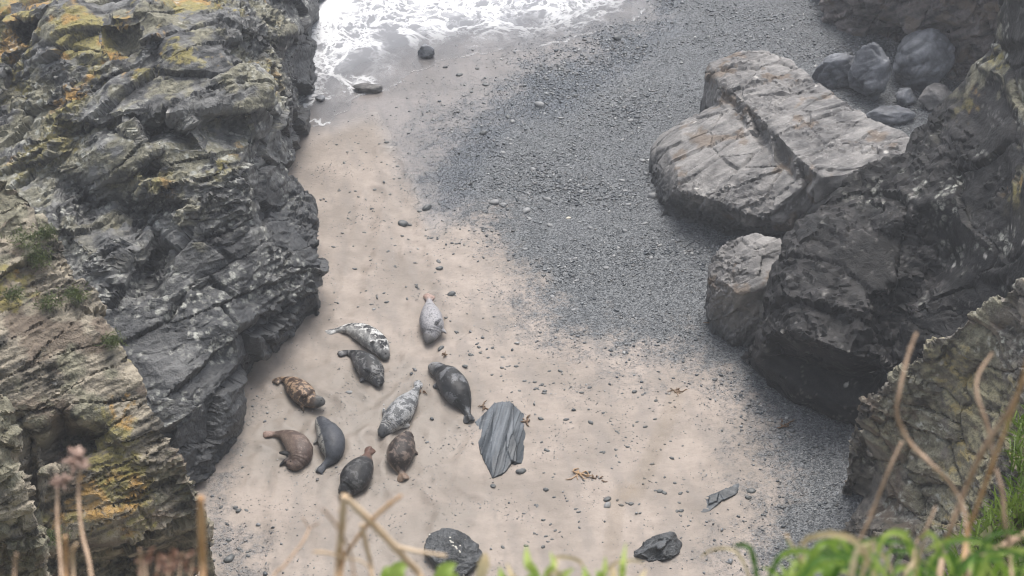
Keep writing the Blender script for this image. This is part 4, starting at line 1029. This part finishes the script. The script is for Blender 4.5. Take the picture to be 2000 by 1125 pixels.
def weed(px, py, wpx, label, mat, seed, n=9):
    r = np.random.default_rng(seed); c = at(px, py, 0.03); c[2] = GZ(c) + 0.03; L = wpx / 70.0; lines = []
    for k in range(n):
        a = r.uniform(0, 2 * np.pi); p = c + np.array([r.normal(0, 0.05), r.normal(0, 0.05), 0]); pts = [p.copy()]; st = L / 2 / 5 * r.uniform(0.5, 1.2)
        for q in range(5):
            a += r.normal(0, 0.5); p = p + np.array([math.cos(a) * st, math.sin(a) * st, r.normal(0, 0.012)]); p[2] = max(p[2], c[2] - 0.02); pts.append(p.copy())
        lines.append((pts, [0.020, 0.022, 0.020, 0.018, 0.014, 0.008]))
    V, F = tube_mesh(lines, 5)
    tag(mesh_obj('seaweed', V, F, mat), label, 'seaweed', 'bits of seaweed on the beach')
weed(1028, 826, 26, 'olive brown weed against the right edge of the slate slab', WEED, 1)
weed(948, 800, 30, 'stringy brown weed at the top of the slate slab', WEED, 2, 6)
weed(1130, 928, 55, 'straw-coloured branching weed on the open sand below the slab', WEED2, 3, 10)
weed(1166, 936, 20, 'small scrap of brown weed right of the straw-coloured one', WEED, 4, 5)
weed(1325, 768, 40, 'reddish brown weed tangle where sand meets shingle', WEED, 5, 9)
weed(1530, 830, 36, 'rusty weed on the shingle below the dark rock', WEED, 6, 7)
weed(1395, 636, 40, 'dark red weed at the foot of the flat-topped boulder', WEED, 7, 10)
weed(868, 698, 26, 'dark curl of weed just below the grey stone by the silver seal', WEED, 8, 4)
weed(825, 764, 22, 'brown weed strand touching the tail of the silvery white seal', WEED, 9, 4)
# ------------------------------------------------------------------ cliff top at the viewer's feet, plants on it
def simple(name, a, b, scale=20.0, rough=0.6, trans=0.0):
    m, n, l, bs = nt(name); g = G(n, l)
    co = n.new('ShaderNodeTexCoord').outputs['Object']
    f = g.tex('Noise', co, scale, Detail=3.0).outputs[0]
    l.new(g.mix(g.range(f, 0.3, 0.7), a, b), bs.inputs['Base Color']); bs.inputs['Roughness'].default_value = rough
    if trans:
        tl = n.new('ShaderNodeBsdfTranslucent'); l.new(g.mix(g.range(f, 0.3, 0.7), a, b), tl.inputs[0])
        ms = n.new('ShaderNodeMixShader'); ms.inputs[0].default_value = trans
        l.new(bs.outputs[0], ms.inputs[1]); l.new(tl.outputs[0], ms.inputs[2]); l.new(ms.outputs[0], n['Material Output'].inputs['Surface'])
    return m
M['turf'] = simple('cliff_turf', (0.045, 0.050, 0.022), (0.10, 0.10, 0.045), 3.0, 0.9)
M['straw'] = simple('dry_stem', (0.42, 0.29, 0.17), (0.56, 0.43, 0.29), 30, 0.6)
M['ochre'] = simple('ochre_stem', (0.34, 0.19, 0.085), (0.46, 0.29, 0.15), 30, 0.6)
M['twig'] = simple('brown_twig', (0.24, 0.16, 0.10), (0.38, 0.27, 0.185), 30, 0.7)
M['fluff'] = simple('dry_flower_head', (0.30, 0.20, 0.16), (0.46, 0.34, 0.28), 60, 0.9, 0.3)
M['leaf'] = simple('green_leaf', (0.17, 0.29, 0.04), (0.38, 0.47, 0.12), 14, 0.45, 0.5)
M['leaf_deep'] = simple('deep_green_leaf', (0.05, 0.12, 0.018), (0.11, 0.22, 0.035), 14, 0.5, 0.4)
M['leaf_dry'] = simple('withered_leaf', (0.40, 0.31, 0.16), (0.55, 0.47, 0.29), 16, 0.7, 0.35)
M['leaf_brown'] = simple('dead_brown_leaf', (0.16, 0.09, 0.065), (0.30, 0.19, 0.14), 25, 0.8, 0.2)
M['grass'] = simple('grass_blade', (0.075, 0.13, 0.025), (0.17, 0.24, 0.05), 5, 0.6, 0.35)
M['grass_dull'] = simple('cliff_grass', (0.05, 0.075, 0.02), (0.11, 0.14, 0.04), 5, 0.7, 0.3)

prof = [(-32, 33.2), (-12, 32.8), (-2, 32.5), (0.6, 32.42), (1.0, 32.36), (1.22, 32.2), (1.6, 31.0), (4, 24), (9, 14), (18, 1), (21, -1.2)]
ys = []; 
for (y0, z0), (y1, z1) in zip(prof[:-1], prof[1:]):
    for k in range(6): ys.append((y0 + (y1 - y0) * k / 6, z0 + (z1 - z0) * k / 6))
ys.append(prof[-1]); xs = np.linspace(-40, 40, 161)
V = np.array([(x, y, z_) for (y, z_) in ys for x in xs]); V[:, 2] += 0.05 * fbm(V * 1.2, 3, 5) * (V[:, 1] < 1.3) ; V[:, 1] += np.where(V[:, 1] > 1.3, 0.5 * fbm(V * 0.4, 3, 6), 0)
i = np.arange(len(V)).reshape(len(ys), len(xs))
F = np.stack([i[:-1, :-1].ravel(), i[:-1, 1:].ravel(), i[1:, 1:].ravel(), i[1:, :-1].ravel()], 1)
tag(mesh_obj('cliff_top_ground', V, F, M['turf']), kind='structure')

YB = 1.42
def P3(px, py, Y=YB): return at_y(px, py, Y)
def curve3(pts, n=6):
    """smooth line through pixel points (px, py, width px, Y)"""
    q = np.array([(p[0], p[1], p[2], p[3] if len(p) > 3 else YB) for p in pts], float); out = []
    for k in range(len(q) - 1):
        p1, p2 = q[k], q[k + 1]; p0 = q[k - 1] if k else 2 * p1 - p2; p3 = q[k + 2] if k + 2 < len(q) else 2 * p2 - p1
        for s in range(n):
            u = s / n; out.append(0.5 * (2 * p1 + (p2 - p0) * u + (2 * p0 - 5 * p1 + 4 * p2 - p3) * u * u + (3 * p1 - p0 - 3 * p2 + p3) * u ** 3))
    out.append(q[-1]); out = np.array(out); W = at_y(out[:, 0], out[:, 1], out[:, 3])
    knot = 1 + 0.10 * np.sin(np.arange(len(out)) * 2.1 + out[0, 0]) + 0.22 * (np.arange(len(out)) % 9 == 4)
    rad = knot * 0.68 * out[:, 2] / 2 * np.linalg.norm(W - [0, 0, CAM_H], axis=1) / FPX
    return W, np.maximum(rad, 0.0006)
def root(px, Y=YB, w_=8, py=1125):
    """where a stem meets the turf, below the picture"""
    return (px, py + 190, w_, Y - 0.16)

def stem(name, branches, mat, label, cat, heads=()):
    if name.startswith('woody'): branches = [[(p[0], p[1], p[2] * 0.82) + tuple(p[3:]) for p in br] for br in branches]
    W, rad = curve3(branches[0]); base = W[-1] if W[-1][2] < W[0][2] else W[0]
    o = empty(name, tuple(base))
    for br in branches:
        W, rad = curve3(br); V, F = tube_mesh([(W - base, rad)], 7)
        mesh_obj('stalk' if br is branches[0] else 'branch', V, F, M[mat], o)
    for (hx, hy, hr, Y) in heads:
        c = P3(hx, hy, Y); rr = hr * np.linalg.norm(c - [0, 0, CAM_H]) / FPX; r = np.random.default_rng(int(hx)); lines = []
        for k in range(26):
            d = r.normal(size=3); d /= np.linalg.norm(d); d[2] = abs(d[2]) * 0.8; L_ = rr * r.uniform(0.5, 1.1)
            lines.append(([c - base, c - base + d * L_ * 0.5, c - base + d * L_], [rr * 0.05, rr * 0.09, rr * 0.12]))
        V, F = tube_mesh(lines, 5); mesh_obj('flower_head', V, F, M['fluff'], o)
    return tag(o, label, cat)

stem('dead_plant', [[(392, 972, 20), (394, 1050, 22), (396, 1125, 22), root(398, w_=22)]], 'ochre', 'thick straight tan stem cut off level with the tip of the mossy spur', 'dead plant')
stem('dry_flower', [[(158, 905, 8, 1.7), (153, 960, 9, 1.68), (160, 1040, 10, 1.6), (178, 1125, 11, 1.5), (188, 1320, 11, 1.24)]], 'twig', 'tall thin stem with a fuzzy pink-brown seed head, the higher of two', 'dead flower', heads=[(155, 900, 34, 1.7)])
stem('dry_flower', [[(113, 950, 8, 1.7), (112, 1020, 9, 1.65), (120, 1125, 10, 1.5), (124, 1320, 11, 1.24)]], 'twig', 'thin stem with a fuzzy seed head, the lower of two', 'dead flower', heads=[(122, 945, 26, 1.7)])
stem('dead_plant', [[(127, 1048, 11), (129, 1125, 12), root(131, w_=12)]], 'ochre', 'short bright orange stem cut flat, under the fuzzy seed heads', 'dead plant')
stem('dead_plant', [[(150, 1062, 9), (141, 1080, 10), (143, 1125, 10), root(144, w_=10)]], 'straw', 'short pale stem bent at its top next to the orange one', 'dead plant')
stem('dead_plant', [[(32, 1082, 8), (28, 1125, 9), root(24, w_=9)]], 'twig', 'short brown stem in the bottom corner under the cliff rib', 'dead plant')
stem('dead_plant', [[(273, 1073, 9), (276, 1125, 10), root(278, w_=10)]], 'twig', 'short brown stem with a pale knob beside the dead bracken', 'dead plant')
stem('broken_plant', [[(672, 968, 20), (668, 1020, 22), (660, 1125, 22), root(655, w_=22)],
                     [(674, 970, 18), (715, 1010, 21), (768, 1065, 21), (795, 1095, 20), (822, 1130, 20), (850, 1240, 18, 1.34)],
                     [(770, 1066, 12), (810, 1076, 11), (872, 1086, 10)]], 'straw', 'thick pale broken stem folded into an arch in front of a seal', 'dead plant')
stem('dead_plant', [[(784, 968, 10), (752, 992, 12), (722, 1020, 11), (690, 1062, 11), (668, 1110, 10), (655, 1300, 10, 1.28)]], 'ochre', 'slanting orange stem crossing behind the folded pale one', 'dead plant')
stem('dead_plant', [[(706, 1025, 14), (716, 1070, 13), (726, 1125, 12), root(732, w_=12)]], 'straw', 'short pale upright stem under the arch of the folded one', 'dead plant')
stem('dead_plant', [[(605, 1030, 6, 1.6), (590, 1060, 8, 1.55), (555, 1105, 8, 1.5), (530, 1140, 8, 1.45), (500, 1320, 8, 1.24)], [(604, 1032, 4, 1.6), (590, 1010, 4, 1.6)], [(604, 1032, 4, 1.6), (622, 1022, 4, 1.6)]], 'twig', 'thin curved grey-brown stem forking at its tip beside the folded stem', 'dead plant')
stem('dead_plant', [[(612, 1078, 9), (640, 1080, 8), (672, 1090, 6), (725, 1118, 6), (760, 1300, 6, 1.26)]], 'straw', 'thin pale stem lying across the foot of the folded one', 'dead plant')
stem('dead_plant', [[(632, 995, 8, 1.2), (662, 1035, 9, 1.2), (690, 1110, 9, 1.2), (700, 1330, 9, 1.1)]], 'twig', 'dim blurred brown stem left of the folded one', 'dead plant')
stem('dead_plant', [[(1325, 768, 7, .5), (1290, 850, 8, .5), (1245, 960, 8, .5), (1195, 1080, 8, .5), (1170, 2200, 8, .42)]], 'straw', 'faint blurred stem slanting over the pink sand', 'dead plant')
stem('woody_shrub_twig', [[(1790, 650, 10, 1.6), (1772, 700, 13, 1.58), (1756, 770, 12, 1.55), (1752, 810, 13, 1.54), (1775, 862, 15, 1.53), (1820, 908, 14, 1.5), (1862, 955, 13, 1.5), (1888, 1035, 13, 1.46), (1900, 1320, 13, 1.26)],
                    [(1762, 862, 10, 1.54), (1735, 920, 11, 1.52), (1700, 1010, 12, 1.5), (1668, 1100, 13, 1.46), (1650, 1320, 13, 1.26)]], 'twig', 'forked brown twig rising highest, kinked to one side at its top', 'twig')
stem('woody_shrub_twig', [[(1938, 690, 9, 1.6), (1912, 730, 11, 1.58), (1908, 770, 12, 1.56), (1925, 822, 14, 1.54), (1935, 860, 14, 1.53), (1940, 910, 10, 1.52)],
                    [(2005, 738, 12, 1.5), (1965, 810, 17, 1.5), (1920, 880, 20, 1.5), (1885, 960, 20, 1.5), (1858, 1030, 18, 1.48), (1840, 1090, 18, 1.46), (1815, 1320, 18, 1.26)]], 'twig', 'stout forked twig leaning outward beside the grassy bank', 'twig')
stem('woody_shrub_twig', [[(2010, 690, 12, 1.4), (1985, 780, 13, 1.42), (1945, 890, 14, 1.44), (1905, 1000, 15, 1.44), (1885, 1070, 16, 1.42), (1868, 1320, 16, 1.24)]], 'ochre', 'long straight reddish twig slanting across the stout forked one', 'twig')
stem('woody_shrub_twig', [[(1828, 990, 8, 1.5), (1808, 1035, 9, 1.48), (1785, 1085, 10, 1.46), (1770, 1320, 10, 1.26)]], 'twig', 'short thin twig between the two forked ones', 'twig')
stem('woody_shrub_twig', [[(1945, 915, 10, 1.5), (1958, 965, 13, 1.48), (1962, 1020, 15, 1.46), (1975, 1100, 15, 1.44), (1980, 1320, 15, 1.26)]], 'twig', 'short upright twig in front of the grassy bank', 'twig')
stem('dead_plant', [[(2010, 1040, 18, 1.5), (1960, 1065, 18, 1.48), (1915, 1090, 17, 1.46), (1860, 1140, 16, 1.44), (1830, 1320, 16, 1.28)]], 'twig', 'thick brown stem lying along the top of the green leaves', 'dead plant')
stem('dead_plant', [[(1535, 1045, 9), (1560, 1090, 10), (1580, 1130, 11), root(1590, w_=11)]], 'straw', 'thin pale dry stem leaning over the green leaves', 'dead plant')

def leaf_mesh(pts, fold=0.25, curl=0.0):
    """a blade through pixel points (px, py, width px, Y) with a folded midrib"""
    W, rad = curve3(pts, 7); n = len(W); T = np.gradient(W, axis=0); T /= np.linalg.norm(T, axis=1)[:, None] + 1e-9
    view = W - np.array([0, 0, CAM_H]); view /= np.linalg.norm(view, axis=1)[:, None]
    S = np.cross(T, view); S /= np.linalg.norm(S, axis=1)[:, None] + 1e-9; B = np.cross(S, T)
    V, F = [], []
    for i in range(n):
        for k, s in enumerate((-1, -0.5, 0, 0.5, 1)):
            V.append(W[i] + S[i] * rad[i] * s - B[i] * rad[i] * fold * (abs(s) ** 1.3) * (1 + curl * s))
    for i in range(n - 1):
        for k in range(4): F.append((i * 5 + k, i * 5 + k + 1, i * 5 + k + 6, i * 5 + k + 5))
    return np.array(V), F
def plant(name, leaves, label, cat='plant', mats=('leaf',)):
    V0, _ = leaf_mesh(leaves[0][0]); c = V0[V0[:, 2].argmin()]; o = empty(name, tuple(c))
    for pts, mt in leaves:
        V, F = leaf_mesh(pts, fold=0.35, curl=0.2); mesh_obj('leaf', V - c, F, M[mt], o)
    return tag(o, label, cat)
def blade(px, py, tx, ty, w_, Y=YB, bend=0.0, mt='leaf', tipw=3):
    mx, my = (px + tx) / 2 + bend * (ty - py) * 0.5, (py + ty) / 2 - abs(bend) * 12
    return ([(px - (tx - px) * 0.1, py + 170, w_ * 0.5, Y - 0.12), (px, py, w_ * 0.8, Y), (mx, my, w_, Y + 0.01), (tx, ty, tipw, Y + 0.04)], mt)
def arch(pts, w_, Y=YB, mt='leaf'):
    n = len(pts); ws = [w_ * (0.45 + 0.55 * math.sin(math.pi * (k + 0.6) / (n + 0.1))) for k in range(n)]; ws[-1] = 2
    return ([(p[0], p[1], ws[k], Y + 0.01 * k) for k, p in enumerate(pts)], mt)
plant('broad_leaf_plant', [arch([(775, 1180), (770, 1140), (778, 1112), (800, 1098)], 44, 1.5), arch([(790, 1200), (765, 1150), (756, 1120), (760, 1105)], 36, 1.5)], 'small broad green leaf at the foot of the folded pale stem')
plant('broad_leaf_plant', [arch([(850, 1200), (858, 1140), (872, 1112), (892, 1100)], 42, 1.5), arch([(880, 1200), (885, 1150), (880, 1125), (860, 1115)], 34, 1.5), arch([(930, 1190), (938, 1130), (946, 1098), (948, 1078)], 30, 1.48, 'leaf_dry')], 'broad green leaf in front of the limpet-dotted boulder')
plant('grass_clump', [blade(1050, 1140, 1028, 1066, 24, bend=0.2), blade(1062, 1140, 1075, 1078, 16, bend=-0.4), blade(985, 1150, 976, 1108, 22), blade(1010, 1150, 990, 1100, 14, mt='leaf_dry'), blade(1105, 1150, 1090, 1092, 20, bend=0.5, mt='leaf_dry'), blade(1090, 1150, 1120, 1110, 22, bend=0.3), blade(1030, 1150, 1045, 1105, 18), arch([(1060, 1200), (1080, 1100), (1100, 1088), (1130, 1095), (1140, 1110)], 10, 1.45, 'leaf_dry')], 'clump of green grass blades with a tall pointed blade, in the bottom middle', 'grass')
plant('grass_clump', [blade(1215, 1150, 1222, 1062, 18, bend=0.05), blade(1165, 1150, 1182, 1088, 16, bend=-0.2), blade(1150, 1150, 1140, 1105, 20), blade(1195, 1150, 1200, 1105, 22, mt='leaf_dry'), blade(1240, 1150, 1262, 1112, 14, mt='leaf_dry'), blade(1180, 1150, 1165, 1112, 18), arch([(1130, 1200), (1190, 1110), (1230, 1095), (1260, 1100)], 9, 1.45, 'leaf_dry')], 'clump of narrow upright green blades beside the wedge-shaped rock', 'grass')
rl = np.random.default_rng(5)
def leafy(x0, x1, top, n, seed, label, dry=0.25):
    r = np.random.default_rng(seed); L_ = []
    for k in range(n):
        x = r.uniform(x0, x1); sgn = r.choice((-1, 1)); h = r.uniform(12, 88) * top; Y = YB + r.uniform(-0.2, 0.15); d = sgn * r.uniform(25, 150)
        mt = 'leaf_dry' if r.uniform() < dry else ('leaf' if r.uniform() < 0.7 else 'leaf_deep'); w_ = r.uniform(8, 19)
        if r.uniform() < 0.5:      # upright pointed blade
            L_.append(arch([(x, 1300), (x + d * 0.1, 1150), (x + d * 0.25, 1125 - h * 0.5), (x + d * 0.45, 1125 - h * 1.05)], w_ * 0.8, Y, mt))
        else:
            drop = r.uniform(0.0, 0.5); L_.append(arch([(x, 1300), (x + d * 0.12, 1150), (x + d * 0.4, 1125 - h * 0.75), (x + d * 0.75, 1125 - h), (x + d * 1.1, 1125 - h * (1 - 0.3 * drop)), (x + d * 1.3, 1125 - h * (1 - drop))], w_, Y, mt))
    plant('leafy_plant', L_, label)
leafy(1470, 1560, 0.7, 11, 1, 'low green leafy plant with a withered tip, first of the green row from the sand', 0.3)
leafy(1555, 1660, 0.9, 15, 2, 'green leafy plant with curling pale blades under the forked twig', 0.3)
leafy(1660, 1780, 1.0, 17, 3, 'green leafy plant with yellowed leaves where the twigs rise', 0.35)
leafy(1780, 1890, 1.0, 17, 4, 'bright green arching leaves below the stout twig', 0.15)
leafy(1890, 2010, 0.85, 17, 5, 'green leaves in the bottom corner under the grassy bank', 0.2)
# dead bracken
o = empty('dead_bracken', tuple(P3(325, 1180)))
rb = np.random.default_rng(8)
for k in range(26):
    x, y = rb.uniform(265, 385), rb.uniform(1072, 1130); a = rb.uniform(0, 6.28); L_ = rb.uniform(14, 30); Y = 1.5 + rb.normal(0, 0.03)
    V, F = leaf_mesh([(x - math.cos(a) * L_ * 0.5, y - math.sin(a) * L_ * 0.5, 6, Y), (x, y - 2, 13, Y + 0.01), (x + math.cos(a) * L_ * 0.5, y + math.sin(a) * L_ * 0.5, 3, Y)], 0.5)
    mesh_obj('frond', V - np.array(o.location), F, M['leaf_brown'], o)
for k in range(5):
    x = 285 + 22 * k; W, rad = curve3([(x + 6, 1080, 4, 1.5), (x, 1120, 5, 1.49), (320 + (x - 320) * 0.4, 1320, 6, 1.28)]); V, F = tube_mesh([(W - np.array(o.location), rad)], 5); mesh_obj('stalk', V, F, M['twig'], o)
tag(o, 'crumpled brown dead bracken below the overhang of the mossy spur', 'bracken')

# grassy bank on the cliff side
def bank():
    nx, ny = 40, 50; V = []
    for j in range(ny):
        v = j / (ny - 1); py = 830 + v * 420
        left = np.interp(py, [830, 900, 960, 1010, 1060, 1130, 1250], [2015, 1985, 1968, 1945, 1900, 1870, 1840])
        for i_ in range(nx):
            u = i_ / (nx - 1); px = left + u * (2200 - left); V.append(at_y(px, py, 9.6 - 1.9 * v + 0.5 * math.sin(u * 2.0)))
    V = np.array(V); V += 0.10 * np.stack([fbm(V * 1.5, 3, 61), fbm(V * 1.5 + 9, 3, 62), fbm(V * 1.5 + 4, 3, 63)], 1)
    i = np.arange(nx * ny).reshape(ny, nx)
    F = [tuple(q) for q in np.stack([i[:-1, :-1].ravel(), i[1:, :-1].ravel(), i[1:, 1:].ravel(), i[:-1, 1:].ravel()], 1)]
    # sides of the bank running back into the cliff
    edge = list(i[:, 0]); k0 = len(V); back = V[edge] + np.array([1.5, -1.5, -3.0]); V2 = np.vstack([V, back])
    for k in range(len(edge) - 1): F.append((int(edge[k]), int(k0 + k), int(k0 + k + 1), int(edge[k + 1])))
    tag(mesh_obj('grass_bank_ground', V2, F, M['turf']), kind='structure')
    r = np.random.default_rng(3); n = 5200; q = r.integers(0, nx * ny, n)
    base = V[q] + r.normal(0, 0.05, (n, 3)); L_ = r.uniform(0.07, 0.22, n); d = np.stack([r.normal(-0.25, 0.5, n), r.normal(0.2, 0.45, n), r.uniform(0.3, 1.0, n)], 1); d /= np.linalg.norm(d, axis=1)[:, None]
    s = np.cross(d, [0.2, 1, 0.1]); s /= np.linalg.norm(s, axis=1)[:, None]; wd = r.uniform(0.003, 0.007, n)[:, None]
    droop = np.array([0, 0, -0.35]) * L_[:, None]
    B = np.stack([base - s * wd, base + s * wd, base + d * L_[:, None] * 0.55 - s * wd * 0.8, base + d * L_[:, None] * 0.55 + s * wd * 0.8, base + d * L_[:, None] + droop * 0.6], 1).reshape(-1, 3)
    k = np.arange(n)[:, None] * 5; F = np.vstack([k + np.array([0, 1, 3]), k + np.array([0, 3, 2]), k + np.array([2, 3, 4])])
    tag(mesh_obj('grass', B, F, M['grass']), 'short wild green grass on the cliff bank at the edge', kind='stuff')
bank()

# tufts of thrift and grass growing on the mossy spur
def tuft(px, py, z_, rpx, label, seed):
    c = at(px, py, z_); toward = (np.array([0, 0, CAM_H]) - c); toward /= np.linalg.norm(toward)
    r = np.random.default_rng(seed); rad = rpx * np.linalg.norm(c - [0, 0, CAM_H]) / FPX; n = 420
    base = r.normal(0, rad * 0.5, (n, 3)) * np.array([1, 0.8, 0.7]); L_ = r.uniform(0.08, 0.22, n)
    d = r.normal(0, 0.55, (n, 3)) + toward * 0.9 + np.array([0, 0, 0.4]); d /= np.linalg.norm(d, axis=1)[:, None]
    s = np.cross(d, r.normal(size=(n, 3))); s /= np.linalg.norm(s, axis=1)[:, None]; wd = r.uniform(0.006, 0.013, n)[:, None]
    B = np.stack([base - s * wd, base + s * wd, base + d * L_[:, None] + np.array([0, 0, -0.04])], 1).reshape(-1, 3)
    o = empty('grass_tuft', tuple(c + toward * 0.22))
    tag(mesh_obj('blades', B, np.arange(n * 3).reshape(-1, 3), M['grass_dull'], o), kind='stuff')
    tag(o, label, 'plant', 'grass tufts on the mossy spur')
for k, (px, py, z_, rp, lab) in enumerate([(48, 470, 10.0, 34, 'highest green tuft, on the ledge near the top of the mossy spur'), (75, 505, 9.7, 26, 'green tuft just below the highest one on the mossy spur'),
        (90, 455, 9.9, 18, 'small tuft at the ridge corner of the mossy spur'), (146, 575, 9.3, 22, 'green tuft halfway down the slanting ridge'), (95, 590, 9.3, 24, 'green tuft among dry stalks set in from the ridge'),
        (220, 665, 8.6, 20, 'yellow-green tuft low on the slanting ridge'), (25, 575, 9.5, 18, 'small dull tuft near the edge of the mossy spur'), (100, 1050, 6.0, 22, 'mossy tuft below the cave of the mossy spur')]):
    tuft(px, py, z_, rp, lab, 300 + k)
# ------------------------------------------------------------------ haze: sea mist filling the cove
def haze_box():
    x0, x1, y0, y1, z0, z1 = -150, 152, -45, 175, -2.9, 36.5
    vs = [(x, y, z_) for z_ in (z0, z1) for y in (y0, y1) for x in (x0, x1)]
    fs = [(0, 2, 3, 1), (4, 5, 7, 6), (0, 1, 5, 4), (2, 6, 7, 3), (0, 4, 6, 2), (1, 3, 7, 5)]
    m = bpy.data.materials.new('sea_mist'); m.use_nodes = True
    n = m.node_tree.nodes; n.remove(n['Principled BSDF'])
    v = n.new('ShaderNodeVolumePrincipled'); v.inputs['Color'].default_value = (0.92, 0.95, 1.0, 1); v.inputs['Density'].default_value = 0.0019
    v.inputs['Anisotropy'].default_value = 0.5
    m.node_tree.links.new(v.outputs[0], n['Material Output'].inputs['Volume'])
    o = mesh_obj('haze', vs, fs, m, smooth=False)
    return tag(o, kind='stuff')
haze_box()
